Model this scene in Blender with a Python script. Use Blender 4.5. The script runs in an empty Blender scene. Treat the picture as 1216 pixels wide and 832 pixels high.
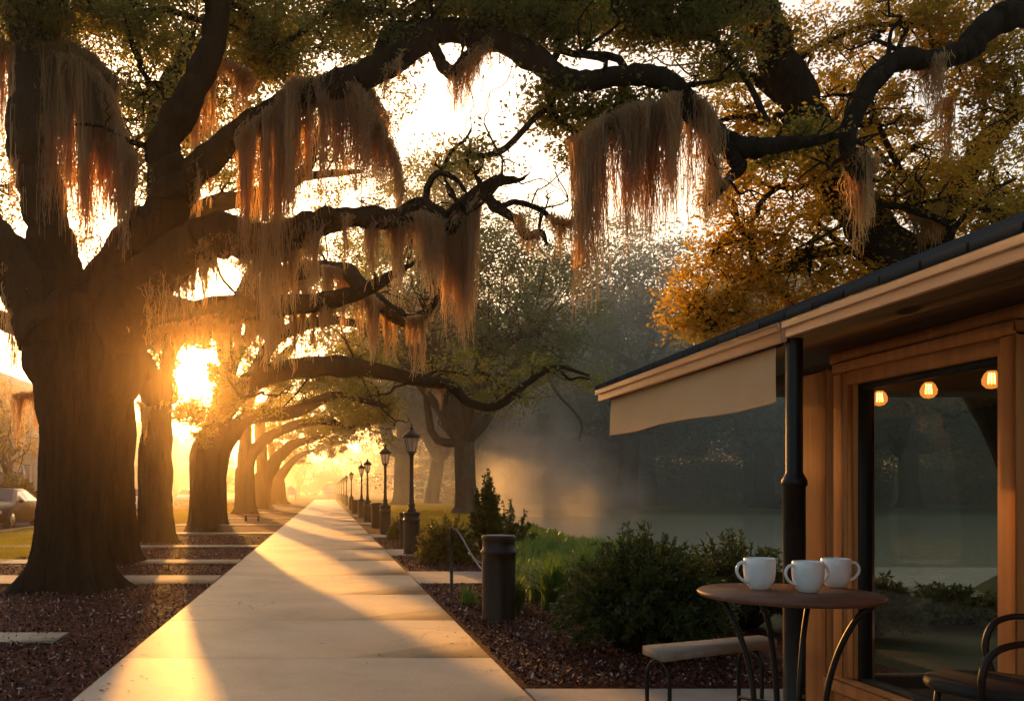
import bpy, math, random
import numpy as np
from mathutils import Vector
R = math.radians
scene = bpy.context.scene
COL = scene.collection

# ------------------------------------------------------------------ camera
H = 1.4            # eye height
F = 1040.0         # focal length in photo pixels (photo 1216 wide)
VX, VY = 387.0, 582.0
cam = bpy.data.cameras.new('camera'); camo = bpy.data.objects.new('camera', cam); COL.objects.link(camo)
camo.location = (0, 0, H); camo.rotation_euler = (R(90), 0, 0)
cam.sensor_width = 36; cam.lens = 36*F/1216
cam.shift_x = (608-VX)/1216; cam.shift_y = (VY-416)/1216
cam.clip_start = .05; cam.clip_end = 3000
scene.camera = camo

# ------------------------------------------------------------------ light
SUN = Vector((-159, 1040, 137)).normalized()
EL = math.asin(SUN.z); AZ = math.atan2(SUN.x, SUN.y)
w = bpy.data.worlds.new('World'); scene.world = w; w.use_nodes = True
nt = w.node_tree; nt.nodes.clear()
out = nt.nodes.new('ShaderNodeOutputWorld'); bg = nt.nodes.new('ShaderNodeBackground')
sky = nt.nodes.new('ShaderNodeTexSky'); sky.sky_type = 'NISHITA'; sky.sun_disc = False
sky.sun_elevation = EL; sky.sun_rotation = AZ; sky.dust_density = 2.5; sky.air_density = 1.0; sky.ozone_density = 1.0
SKY_STRENGTH = .15
bg.inputs['Strength'].default_value = SKY_STRENGTH
# the bright aureole of the low sun seen through morning mist
tc = nt.nodes.new('ShaderNodeTexCoord'); dp = nt.nodes.new('ShaderNodeVectorMath'); dp.operation = 'DOT_PRODUCT'
nrm = nt.nodes.new('ShaderNodeVectorMath'); nrm.operation = 'NORMALIZE'
nt.links.new(tc.outputs['Generated'], nrm.inputs[0]); nt.links.new(nrm.outputs[0], dp.inputs[0]); dp.inputs[1].default_value = SUN
def powterm(p, k, col):
    mx = nt.nodes.new('ShaderNodeMath'); mx.operation = 'MAXIMUM'; mx.inputs[1].default_value = 0
    nt.links.new(dp.outputs['Value'], mx.inputs[0])
    pw = nt.nodes.new('ShaderNodeMath'); pw.operation = 'POWER'; nt.links.new(mx.outputs[0], pw.inputs[0]); pw.inputs[1].default_value = p
    m = nt.nodes.new('ShaderNodeVectorMath'); m.operation = 'SCALE'; m.inputs[0].default_value = (col[0]*k, col[1]*k, col[2]*k)
    nt.links.new(pw.outputs[0], m.inputs['Scale']); return m.outputs[0]
acc = sky.outputs['Color']
for p, k, c in ((5, 7.5, (1, .62, .32)), (40, 7, (1, .30, .03)), (2500, 1400, (1, .55, .14))):
    a = nt.nodes.new('ShaderNodeVectorMath'); a.operation = 'ADD'
    nt.links.new(acc, a.inputs[0]); nt.links.new(powterm(p, k, c), a.inputs[1]); acc = a.outputs[0]
nt.links.new(acc, bg.inputs['Color']); nt.links.new(bg.outputs[0], out.inputs['Surface'])

sl = bpy.data.lights.new('sun_lamp', 'SUN'); sl.energy = 5.0; sl.angle = R(.6); sl.color = (1, .42, .08)
slo = bpy.data.objects.new('sun_lamp', sl); COL.objects.link(slo); slo.rotation_euler = SUN.to_track_quat('Z', 'Y').to_euler()
slo.location = (-20, 100, 40)

vs = scene.view_settings; vs.view_transform = 'Standard'; vs.look = 'None'; vs.gamma = 1; vs.exposure = .92; vs.use_curve_mapping = False
cy = scene.cycles
cy.use_denoising = True; cy.max_bounces = 7; cy.diffuse_bounces = 3; cy.glossy_bounces = 3; cy.transmission_bounces = 6
cy.transparent_max_bounces = 8; cy.volume_bounces = 1; cy.sample_clamp_indirect = 6; cy.sample_clamp_direct = 0
cy.caustics_reflective = False; cy.caustics_refractive = False

# ------------------------------------------------------------------ helpers
def P(px, py, Y):
    """point that stands at distance Y in the direction of photo pixel px,py"""
    return np.array([(px-VX)*Y/F, Y, H-(py-VY)*Y/F])

def tag(o, label=None, cat=None, group=None, kind=None):
    if label: o['label'] = label
    if cat: o['category'] = cat
    if group: o['group'] = group
    if kind: o['kind'] = kind
    return o

def empty(name, loc, label, cat, group=None, rz=0):
    o = bpy.data.objects.new(name, None); COL.objects.link(o); o.location = loc; o.rotation_euler = (0, 0, rz)
    o.empty_display_size = .2
    return tag(o, label, cat, group)

def np_mesh(name, V, faces, smooth=False):
    """faces: list of (M,k) int arrays"""
    me = bpy.data.meshes.new(name)
    V = np.asarray(V, dtype=np.float32).reshape(-1, 3)
    faces = [np.asarray(f, dtype=np.int32) for f in faces if len(f)]
    nl = sum(f.size for f in faces); npoly = sum(len(f) for f in faces)
    me.vertices.add(len(V)); me.vertices.foreach_set('co', V.ravel())
    me.loops.add(nl); me.loops.foreach_set('vertex_index', np.concatenate([f.ravel() for f in faces]))
    me.polygons.add(npoly)
    tot = np.concatenate([np.full(len(f), f.shape[1], dtype=np.int32) for f in faces])
    st = np.concatenate([[0], np.cumsum(tot)[:-1]]).astype(np.int32)
    me.polygons.foreach_set('loop_start', st)
    try: me.polygons.foreach_set('loop_total', tot)
    except Exception: pass
    if smooth: me.polygons.foreach_set('use_smooth', np.ones(npoly, dtype=bool))
    me.update(calc_edges=True)
    me.validate()
    return me

def link(name, me, mat, parent=None, loc=None):
    if mat is not None:
        if not me.materials: me.materials.append(mat)
    o = bpy.data.objects.new(name, me); COL.objects.link(o)
    if loc is not None: o.location = loc
    if parent is not None: o.parent = parent
    return o

class MB:
    def __init__(s): s.V = []; s.F = {}; s.n = 0; s.smooth = False
    def add(s, V, F):
        V = np.asarray(V, float).reshape(-1, 3)
        for f in F:
            f = np.asarray(f, int)
            if f.ndim == 1: f = f[None]
            s.F.setdefault(f.shape[1], []).append(f + s.n)
        s.V.append(V); s.n += len(V); return s
    def box(s, x0, x1, y0, y1, z0, z1, rot=None, bev=0):
        b = bev
        if b <= 0:
            V = [(x, y, z) for z in (z0, z1) for y in (y0, y1) for x in (x0, x1)]
            Fq = [(0,2,3,1), (4,5,7,6), (0,1,5,4), (2,6,7,3), (0,4,6,2), (1,3,7,5)]
            V = np.array(V, float)
            if rot is not None: V = rot(V)
            return s.add(V, [np.array(Fq)])
        # chamfered box
        xs, ys, zs = (x0, x1), (y0, y1), (z0, z1)
        V = []; idx = {}
        for i in (0,1):
            for j in (0,1):
                for k in (0,1):
                    c = (xs[i], ys[j], zs[k]); sg = (1-2*i, 1-2*j, 1-2*k)
                    for a in range(3):
                        p = [c[m] + (sg[m]*b if m != a else 0) for m in range(3)]
                        idx[(i,j,k,a)] = len(V); V.append(p)
        quads = []; tris = []
        for a in range(3):
            for v in (0,1):
                o = [m for m in range(3) if m != a]
                ring = []
                for (p, q) in ((0,0),(1,0),(1,1),(0,1)):
                    t = [0,0,0]; t[a] = v; t[o[0]] = p; t[o[1]] = q
                    ring.append(idx[(t[0],t[1],t[2],a)])
                quads.append(ring)
        for a in range(3):       # edges along axis a
            o = [m for m in range(3) if m != a]
            for p in (0,1):
                for q in (0,1):
                    t0 = [0,0,0]; t1 = [0,0,0]; t1[a] = 1
                    for t in (t0, t1): t[o[0]] = p; t[o[1]] = q
                    quads.append([idx[tuple(t0)+(o[0],)], idx[tuple(t0)+(o[1],)], idx[tuple(t1)+(o[1],)], idx[tuple(t1)+(o[0],)]])
        for i in (0,1):
            for j in (0,1):
                for k in (0,1): tris.append([idx[(i,j,k,0)], idx[(i,j,k,1)], idx[(i,j,k,2)]])
        V = np.array(V, float)
        if rot is not None: V = rot(V)
        return s.add(V, [np.array(quads), np.array(tris)])
    def lathe(s, prof, c=(0,0,0), n=24):
        prof = np.array(prof, float); k = len(prof); a = np.arange(n)*2*math.pi/n
        V = np.stack([np.outer(prof[:,0], np.cos(a))+c[0], np.outer(prof[:,0], np.sin(a))+c[1], np.repeat(prof[:,1:2], n, 1)+c[2]], -1).reshape(-1,3)
        i = np.arange(k-1)[:,None]; j = np.arange(n)[None]; j2 = (j+1) % n
        Fq = np.stack([i*n+j, i*n+j2, (i+1)*n+j2, (i+1)*n+j], -1).reshape(-1,4)
        return s.add(V, [Fq])
    def tube(s, pts, rad, n=8, sub=4, bark=0, rng=None, cap=True, flare=None):
        V, Fs = tube_arrays(pts, rad, n, sub, bark, rng, cap)
        return s.add(V, Fs)
    def prism(s, poly, axis, a0, a1):
        poly = np.array(poly, float); k = len(poly); V = []
        for a in (a0, a1):
            for p in poly:
                q = [0,0,0]; o = [m for m in range(3) if m != axis]; q[axis] = a; q[o[0]] = p[0]; q[o[1]] = p[1]; V.append(q)
        idx = np.arange(k); n2 = (idx+1) % k
        side = np.stack([idx, n2, n2+k, idx+k], -1)
        return s.add(V, [side, np.arange(k)[None], (np.arange(k)[::-1]+k)[None]])
    def build(s, name, mat, parent=None, smooth=False, loc=None):
        V = np.concatenate(s.V); Fs = [np.concatenate(v) for v in s.F.values()]
        me = np_mesh(name, V, Fs, smooth)
        o = link(name, me, mat, parent, loc)
        return o

def catmull(p, sub):
    p = np.asarray(p, float)
    if sub <= 1 or len(p) < 3:
        if len(p) == 2 and sub > 1:
            t = np.linspace(0, 1, sub+1)[:, None]; return p[0]*(1-t)+p[1]*t
        return p
    q = np.vstack([2*p[0]-p[1], p, 2*p[-1]-p[-2]])
    outp = []
    t = (np.arange(sub)/sub)[:, None]
    for i in range(1, len(q)-2):
        a, b, c, d = q[i-1], q[i], q[i+1], q[i+2]
        outp.append(.5*((2*b)+(-a+c)*t+(2*a-5*b+4*c-d)*t**2+(-a+3*b-3*c+d)*t**3))
    outp.append(p[-1:])
    return np.vstack(outp)

def tube_arrays(pts, rad, n=8, sub=4, bark=0, rng=None, cap=True):
    pts = np.asarray(pts, float)
    rad = np.full(len(pts), rad, float) if np.isscalar(rad) else np.asarray(rad, float)
    q = catmull(np.hstack([pts, rad[:, None]]), sub)
    p, r = q[:, :3], np.maximum(q[:, 3], 1e-4)
    T = np.gradient(p, axis=0); T /= np.maximum(np.linalg.norm(T, axis=1, keepdims=True), 1e-9)
    N = np.zeros_like(p); up = np.array([0, 0, 1.]) if abs(T[0, 2]) < .9 else np.array([0, 1., 0])
    v = np.cross(T[0], up); v /= np.linalg.norm(v); N[0] = v
    for i in range(1, len(p)):
        v = N[i-1]-T[i]*np.dot(N[i-1], T[i]); N[i] = v/max(np.linalg.norm(v), 1e-9)
    B = np.cross(T, N)
    a = np.arange(n)*2*math.pi/n
    rr = np.repeat(r[:, None], n, 1)
    if bark:
        s = np.concatenate([[0], np.cumsum(np.linalg.norm(np.diff(p, axis=0), axis=1))])[:, None]
        rng = rng or np.random.default_rng(1)
        f = np.zeros_like(rr)
        for k in (2, 3, 5, 8, 12):
            if k*2 > n: break
            ph = rng.uniform(0, 6.28, 3)
            f += (1/k**.7)*np.sin(k*a[None]+ph[0]+.9*np.sin(s*(.8+.2*k)+ph[1]))*(.75+.25*np.sin(s*2.1+ph[2]))
        f += .5*np.sin(s*2.3+rng.uniform(0, 6))*np.sin(a[None]+rng.uniform(0, 6))
        rr = rr*(1+bark*f)
    V = p[:, None]+rr[..., None]*(np.cos(a)[None, :, None]*N[:, None]+np.sin(a)[None, :, None]*B[:, None])
    V = V.reshape(-1, 3); k = len(p)
    i = np.arange(k-1)[:, None]; j = np.arange(n)[None]; j2 = (j+1) % n
    Fs = [np.stack([i*n+j, i*n+j2, (i+1)*n+j2, (i+1)*n+j], -1).reshape(-1, 4)]
    if cap and n > 3:
        Fs.append(np.arange(n)[::-1][None]); Fs.append((np.arange(n)+(k-1)*n)[None])
    return V, Fs

# ------------------------------------------------------------------ materials
def newmat(name):
    m = bpy.data.materials.new(name); m.use_nodes = True
    nt = m.node_tree; b = nt.nodes['Principled BSDF']; return m, nt, b
def N_(nt, t, **kw):
    n = nt.nodes.new(t)
    for k, v in kw.items():
        if k in n.inputs: n.inputs[k].default_value = v
        else: setattr(n, k, v)
    return n
def ramp(nt, fac, stops):
    r = nt.nodes.new('ShaderNodeValToRGB'); e = r.color_ramp.elements
    e[0].position = stops[0][0]; e[0].color = (*stops[0][1], 1); e[1].position = stops[-1][0]; e[1].color = (*stops[-1][1], 1)
    for p, c in stops[1:-1]:
        x = e.new(p); x.color = (*c, 1)
    nt.links.new(fac, r.inputs['Fac']); return r.outputs['Color']
def rough_mat(name, c0, c1, scale=8, rough=.8, bump=.3, bscale=None, detail=6, vec='Object', stretch=None, spec=.3, metallic=0, dist=.02):
    m, nt, b = newmat(name)
    tcn = N_(nt, 'ShaderNodeTexCoord'); src = tcn.outputs[vec]
    if stretch:
        mp = N_(nt, 'ShaderNodeMapping'); mp.inputs['Scale'].default_value = stretch; nt.links.new(src, mp.inputs[0]); src = mp.outputs[0]
    n1 = N_(nt, 'ShaderNodeTexNoise', Scale=scale, Detail=detail, Roughness=.6); nt.links.new(src, n1.inputs['Vector'])
    nt.links.new(ramp(nt, n1.outputs['Fac'], [(.3, c0), (.7, c1)]), b.inputs['Base Color'])
    b.inputs['Roughness'].default_value = rough; b.inputs['Specular IOR Level'].default_value = spec; b.inputs['Metallic'].default_value = metallic
    if bump:
        n2 = N_(nt, 'ShaderNodeTexNoise', Scale=bscale or scale*3, Detail=8, Roughness=.65); nt.links.new(src, n2.inputs['Vector'])
        bp = N_(nt, 'ShaderNodeBump', Strength=bump, Distance=dist); nt.links.new(n2.outputs['Fac'], bp.inputs['Height']); nt.links.new(bp.outputs[0], b.inputs['Normal'])
    return m
def leaf_mat(name, dif0, dif1, tr0, tr1, mix=.45, scale=.7, rough=.5):
    m, nt, b = newmat(name)
    tcn = N_(nt, 'ShaderNodeTexCoord')
    n1 = N_(nt, 'ShaderNodeTexNoise', Scale=scale, Detail=3); nt.links.new(tcn.outputs['Object'], n1.inputs['Vector'])
    n2 = N_(nt, 'ShaderNodeTexNoise', Scale=scale*25, Detail=1); nt.links.new(tcn.outputs['Object'], n2.inputs['Vector'])
    ad = N_(nt, 'ShaderNodeMath', operation='ADD'); nt.links.new(n1.outputs['Fac'], ad.inputs[0]); nt.links.new(n2.outputs['Fac'], ad.inputs[1])
    hf = N_(nt, 'ShaderNodeMath', operation='MULTIPLY'); nt.links.new(ad.outputs[0], hf.inputs[0]); hf.inputs[1].default_value = .5
    b.inputs['Roughness'].default_value = rough; b.inputs['Specular IOR Level'].default_value = .35
    nt.links.new(ramp(nt, hf.outputs[0], [(.38, dif0), (.62, dif1)]), b.inputs['Base Color'])
    t = N_(nt, 'ShaderNodeBsdfTranslucent'); nt.links.new(ramp(nt, hf.outputs[0], [(.38, tr0), (.62, tr1)]), t.inputs['Color'])
    mx = N_(nt, 'ShaderNodeMixShader'); mx.inputs[0].default_value = mix
    nt.links.new(b.outputs[0], mx.inputs[1]); nt.links.new(t.outputs[0], mx.inputs[2])
    nt.links.new(mx.outputs[0], nt.nodes['Material Output'].inputs['Surface'])
    return m
def plain(name, c, rough=.5, metal=0, spec=.5, **kw):
    return rough_mat(name, [x*.85 for x in c], [min(1, x*1.12) for x in c], scale=kw.get('scale', 6), rough=rough, bump=kw.get('bump', .05), bscale=kw.get('bscale', 60), metallic=metal, spec=spec, dist=kw.get('dist', .005), stretch=kw.get('stretch'))
def emit(name, c, s):
    m, nt, b = newmat(name); b.inputs['Base Color'].default_value = (*c, 1); b.inputs['Emission Color'].default_value = (*c, 1); b.inputs['Emission Strength'].default_value = s; return m

M = {}
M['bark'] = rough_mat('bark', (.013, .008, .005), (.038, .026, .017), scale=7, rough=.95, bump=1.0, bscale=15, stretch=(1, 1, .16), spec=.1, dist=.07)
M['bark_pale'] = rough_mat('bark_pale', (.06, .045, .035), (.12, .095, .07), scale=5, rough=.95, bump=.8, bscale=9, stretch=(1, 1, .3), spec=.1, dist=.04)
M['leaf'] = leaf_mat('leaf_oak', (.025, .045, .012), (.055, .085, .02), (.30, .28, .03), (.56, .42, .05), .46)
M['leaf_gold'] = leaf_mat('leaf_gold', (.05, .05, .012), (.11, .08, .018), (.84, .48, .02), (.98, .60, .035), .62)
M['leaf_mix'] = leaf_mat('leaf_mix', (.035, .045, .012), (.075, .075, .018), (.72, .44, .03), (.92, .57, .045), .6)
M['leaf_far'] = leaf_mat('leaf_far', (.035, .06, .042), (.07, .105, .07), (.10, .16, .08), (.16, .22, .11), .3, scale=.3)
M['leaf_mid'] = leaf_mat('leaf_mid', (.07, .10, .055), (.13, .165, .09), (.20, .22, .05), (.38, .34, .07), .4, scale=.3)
M['moss'] = leaf_mat('moss', (.15, .13, .095), (.30, .26, .19), (.90, .50, .17), (.97, .62, .26), .62, scale=2, rough=.9)
M['shrub'] = leaf_mat('leaf_shrub', (.02, .038, .010), (.05, .08, .02), (.10, .14, .02), (.22, .22, .03), .35, scale=3, rough=.35)
M['shrub_gold'] = leaf_mat('leaf_shrub_gold', (.045, .055, .012), (.10, .095, .02), (.25, .24, .03), (.42, .32, .04), .4, scale=3)
M['grass'] = leaf_mat('grass_blade', (.035, .08, .016), (.07, .145, .03), (.16, .28, .04), (.26, .40, .06), .45, scale=2, rough=.4)
M['lawn'] = leaf_mat('lawn_blade', (.05, .07, .012), (.09, .11, .02), (.4, .36, .04), (.6, .48, .06), .5, scale=1.5)
M['black'] = rough_mat('black_iron', (.004, .0035, .003), (.013, .010, .008), scale=14, rough=.42, bump=.15, bscale=90, spec=.3, dist=.004)
M['blackdull'] = rough_mat('black_dull', (.010, .010, .010), (.022, .020, .018), scale=10, rough=.7, bump=.1)
M['steel'] = plain('steel', (.45, .45, .45), .35, 1)
M['cord'] = plain('cord_wire', (.16, .14, .12), .5)
M['trim'] = rough_mat('painted_trim', (.42, .155, .045), (.64, .27, .09), scale=16, rough=.55, bump=.3, bscale=40, stretch=(1, 1, .06), dist=.004)
M['fascia'] = rough_mat('fascia_paint', (.64, .37, .21), (.82, .52, .33), scale=14, rough=.5, bump=.2, bscale=40, stretch=(1, .06, 1), dist=.004)
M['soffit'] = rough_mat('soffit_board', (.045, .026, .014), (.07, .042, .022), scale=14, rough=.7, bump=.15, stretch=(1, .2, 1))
M['interior'] = plain('interior_wall', (.07, .045, .03), .8)
M['mug'] = plain('mug_glaze', (.78, .79, .78), .18, bump=0.02)
M['cloth'] = rough_mat('awning_cloth', (.82, .55, .31), (.87, .61, .37), scale=5, rough=.85, bump=.25, bscale=160, dist=.002)
# shade cloth lets a little light through
def cloth_tr():
    m = M['cloth']; nt = m.node_tree; b = nt.nodes['Principled BSDF']; t = N_(nt, 'ShaderNodeBsdfTranslucent'); t.inputs['Color'].default_value = (.8, .5, .22, 1)
    mx = N_(nt, 'ShaderNodeMixShader'); mx.inputs[0].default_value = .4; nt.links.new(b.outputs[0], mx.inputs[1]); nt.links.new(t.outputs[0], mx.inputs[2])
    nt.links.new(mx.outputs[0], nt.nodes['Material Output'].inputs['Surface'])
cloth_tr()
M['wood'] = rough_mat('table_wood', (.085, .036, .022), (.17, .075, .045), scale=2.2, rough=.42, bump=.2, bscale=14, stretch=(1.2, 9, 9), dist=.004)
M['benchwood'] = rough_mat('bench_wood', (.22, .15, .11), (.34, .25, .19), scale=2, rough=.6, bump=.3, bscale=14, stretch=(1.2, 10, 10), dist=.005)
M['concrete2'] = rough_mat('concrete_slab', (.24, .22, .19), (.34, .31, .27), scale=3, rough=.85, bump=.35, bscale=60, dist=.006)
M['stone'] = rough_mat('cream_stone', (.72, .64, .52), (.82, .74, .62), scale=.6, rough=.8, bump=.1)
M['white'] = plain('white_paint', (.8, .8, .78), .5)
M['red'] = plain('red_paint', (.45, .05, .03), .5)
M['darkglass'] = plain('dark_glass', (.03, .035, .04), .1, spec=.8)
M['carpaint'] = plain('car_paint', (.022, .014, .010), .4, 0, .3)
M['carpale'] = plain('car_paint_pale', (.62, .60, .56), .25, .1, .6)
M['tyre'] = plain('tyre', (.02, .02, .02), .8)
M['asphalt'] = rough_mat('asphalt', (.10, .095, .09), (.16, .15, .14), scale=2, rough=.85, bump=.3, bscale=60)
M['soil'] = rough_mat('soil_lawn', (.035, .05, .015), (.08, .085, .025), scale=1.2, rough=.95, bump=.5, bscale=40)

# mulch
def mulch():
    m, nt, b = newmat('bark_mulch'); tcn = N_(nt, 'ShaderNodeTexCoord')
    v = N_(nt, 'ShaderNodeTexVoronoi', Scale=38.0); mp = N_(nt, 'ShaderNodeMapping'); mp.inputs['Scale'].default_value = (1, .8, 1)
    nt.links.new(tcn.outputs['Object'], mp.inputs[0])
    ns = N_(nt, 'ShaderNodeTexNoise', Scale=9, Detail=3)
    nt.links.new(mp.outputs[0], ns.inputs['Vector'])
    vm = N_(nt, 'ShaderNodeVectorMath', operation='MULTIPLY_ADD'); vm.inputs[1].default_value = (.12, .12, .12)
    nt.links.new(ns.outputs['Color'], vm.inputs[0]); nt.links.new(mp.outputs[0], vm.inputs[2]); nt.links.new(vm.outputs[0], v.inputs['Vector'])
    sp = N_(nt, 'ShaderNodeSeparateColor'); nt.links.new(v.outputs['Color'], sp.inputs[0])
    nt.links.new(ramp(nt, sp.outputs[0], [(0, (.022, .006, .004)), (.5, (.085, .020, .012)), (.85, (.15, .04, .022)), (1, (.22, .08, .05))]), b.inputs['Base Color'])
    b.inputs['Roughness'].default_value = .9; b.inputs['Specular IOR Level'].default_value = .1
    bp = N_(nt, 'ShaderNodeBump', Strength=1.0, Distance=.03); nt.links.new(sp.outputs[1], bp.inputs['Height']); nt.links.new(bp.outputs[0], b.inputs['Normal'])
    return m
M['mulch'] = mulch()
def chipmat():
    m, nt, b = newmat('mulch_chip'); g = N_(nt, 'ShaderNodeNewGeometry')
    nt.links.new(ramp(nt, g.outputs['Random Per Island'], [(0, (.018, .005, .004)), (.5, (.09, .022, .013)), (.86, (.16, .045, .026)), (.92, (.34, .22, .17)), (1, (.5, .38, .31))]), b.inputs['Base Color'])
    b.inputs['Roughness'].default_value = .7; b.inputs['Specular IOR Level'].default_value = .2; return m
M['chip'] = chipmat()
# concrete path with joints, stains and cracks
def pathmat():
    m, nt, b = newmat('concrete_path'); tcn = N_(nt, 'ShaderNodeTexCoord')
    n1 = N_(nt, 'ShaderNodeTexNoise', Scale=.9, Detail=8, Roughness=.65); n2 = N_(nt, 'ShaderNodeTexNoise', Scale=55, Detail=4)
    for n in (n1, n2): nt.links.new(tcn.outputs['Object'], n.inputs['Vector'])
    c = ramp(nt, n1.outputs['Fac'], [(.3, (.33, .285, .235)), (.5, (.42, .37, .31)), (.72, (.50, .445, .375))])
    mx = N_(nt, 'ShaderNodeMix', data_type='RGBA', blend_type='MULTIPLY'); mx.inputs[0].default_value = .55
    nt.links.new(c, mx.inputs[6]); nt.links.new(ramp(nt, n2.outputs['Fac'], [(.3, (.72, .70, .68)), (.7, (1, 1, 1))]), mx.inputs[7])
    # cracks: thin voronoi edge, only where a mask says so
    mp = N_(nt, 'ShaderNodeMapping'); mp.inputs['Scale'].default_value = (.55, .42, 1); nt.links.new(tcn.outputs['Object'], mp.inputs[0])
    nw = N_(nt, 'ShaderNodeTexNoise', Scale=3, Detail=6); nt.links.new(tcn.outputs['Object'], nw.inputs['Vector'])
    vm = N_(nt, 'ShaderNodeVectorMath', operation='MULTIPLY_ADD'); vm.inputs[1].default_value = (.25, .25, 0)
    nt.links.new(nw.outputs['Color'], vm.inputs[0]); nt.links.new(mp.outputs[0], vm.inputs[2])
    v = N_(nt, 'ShaderNodeTexVoronoi', feature='DISTANCE_TO_EDGE', Scale=1.0); nt.links.new(vm.outputs[0], v.inputs['Vector'])
    cr = ramp(nt, v.outputs['Distance'], [(0, (.25, .23, .2)), (.004, (1, 1, 1))])
    mk = N_(nt, 'ShaderNodeTexNoise', Scale=.35, Detail=1); nt.links.new(tcn.outputs['Object'], mk.inputs['Vector'])
    fk = N_(nt, 'ShaderNodeMath', operation='GREATER_THAN'); fk.inputs[1].default_value = .57; nt.links.new(mk.outputs['Fac'], fk.inputs[0])
    m2 = N_(nt, 'ShaderNodeMix', data_type='RGBA', blend_type='MULTIPLY'); nt.links.new(fk.outputs[0], m2.inputs[0])
    nt.links.new(mx.outputs[2], m2.inputs[6]); nt.links.new(cr, m2.inputs[7]); nt.links.new(m2.outputs[2], b.inputs['Base Color'])
    b.inputs['Roughness'].default_value = .62; b.inputs['Specular IOR Level'].default_value = .45
    n3 = N_(nt, 'ShaderNodeTexNoise', Scale=6, Detail=10, Roughness=.7); nt.links.new(tcn.outputs['Object'], n3.inputs['Vector'])
    bp = N_(nt, 'ShaderNodeBump', Strength=.2, Distance=.02); nt.links.new(n3.outputs['Fac'], bp.inputs['Height']); nt.links.new(bp.outputs[0], b.inputs['Normal'])
    return m
M['path'] = pathmat()
# shingles
def shingles():
    m, nt, b = newmat('roof_shingles'); tcn = N_(nt, 'ShaderNodeTexCoord')
    br = N_(nt, 'ShaderNodeTexBrick', Scale=1.0); br.inputs['Brick Width'].default_value = .25; br.inputs['Row Height'].default_value = .14; br.inputs['Mortar Size'].default_value = .008
    br.inputs['Color1'].default_value = (.03, .03, .032, 1); br.inputs['Color2'].default_value = (.055, .052, .052, 1); br.inputs['Mortar'].default_value = (.008, .008, .008, 1)
    sx = N_(nt, 'ShaderNodeSeparateXYZ'); cx = N_(nt, 'ShaderNodeCombineXYZ'); nt.links.new(tcn.outputs['Object'], sx.inputs[0])
    nt.links.new(sx.outputs[1], cx.inputs[0]); nt.links.new(sx.outputs[0], cx.inputs[1]); nt.links.new(cx.outputs[0], br.inputs['Vector'])
    nt.links.new(br.outputs['Color'], b.inputs['Base Color']); b.inputs['Roughness'].default_value = .9; b.inputs['Specular IOR Level'].default_value = .15
    bp = N_(nt, 'ShaderNodeBump', Strength=.8, Distance=.02); nt.links.new(br.outputs['Fac'], bp.inputs['Height']); bp.invert = True; nt.links.new(bp.outputs[0], b.inputs['Normal'])
    return m
M['shingle'] = shingles()
def glassmat(name='window_glass', tint=(.86, .87, .83), k=.9):
    m, nt, b = newmat(name); lw = N_(nt, 'ShaderNodeLayerWeight', Blend=.5); g = N_(nt, 'ShaderNodeBsdfGlossy', Roughness=.02); t = N_(nt, 'ShaderNodeBsdfTransparent')
    t.inputs['Color'].default_value = (*tint, 1)
    pw = N_(nt, 'ShaderNodeMath', operation='POWER'); nt.links.new(lw.outputs['Facing'], pw.inputs[0]); pw.inputs[1].default_value = 5
    ma = N_(nt, 'ShaderNodeMath', operation='MULTIPLY_ADD'); nt.links.new(pw.outputs[0], ma.inputs[0]); ma.inputs[1].default_value = k; ma.inputs[2].default_value = .05
    mx = N_(nt, 'ShaderNodeMixShader'); nt.links.new(ma.outputs[0], mx.inputs[0]); nt.links.new(t.outputs[0], mx.inputs[1]); nt.links.new(g.outputs[0], mx.inputs[2])
    nt.links.new(mx.outputs[0], nt.nodes['Material Output'].inputs['Surface']); return m
M['glass'] = glassmat()
M['bulbglass'] = glassmat('bulb_glass', (1, .75, .4))
def glowing_glass():
    nt = M['bulbglass'].node_tree; o = nt.nodes['Material Output']; src = o.inputs['Surface'].links[0].from_socket
    em = N_(nt, 'ShaderNodeEmission'); em.inputs['Color'].default_value = (1, .36, .06, 1); em.inputs['Strength'].default_value = .28
    ad = N_(nt, 'ShaderNodeAddShader'); nt.links.new(src, ad.inputs[0]); nt.links.new(em.outputs[0], ad.inputs[1]); nt.links.new(ad.outputs[0], o.inputs['Surface'])
glowing_glass()
def frosted():
    m, nt, b = newmat('lantern_glass'); b.inputs['Base Color'].default_value = (.55, .45, .36, 1); b.inputs['Roughness'].default_value = .25
    t = N_(nt, 'ShaderNodeBsdfTransparent'); mx = N_(nt, 'ShaderNodeMixShader'); mx.inputs[0].default_value = .45
    nt.links.new(b.outputs[0], mx.inputs[1]); nt.links.new(t.outputs[0], mx.inputs[2]); nt.links.new(mx.outputs[0], nt.nodes['Material Output'].inputs['Surface']); return m
M['lantern'] = frosted()
M['filament'] = emit('filament_glow', (1, .50, .12), 14)
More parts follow.
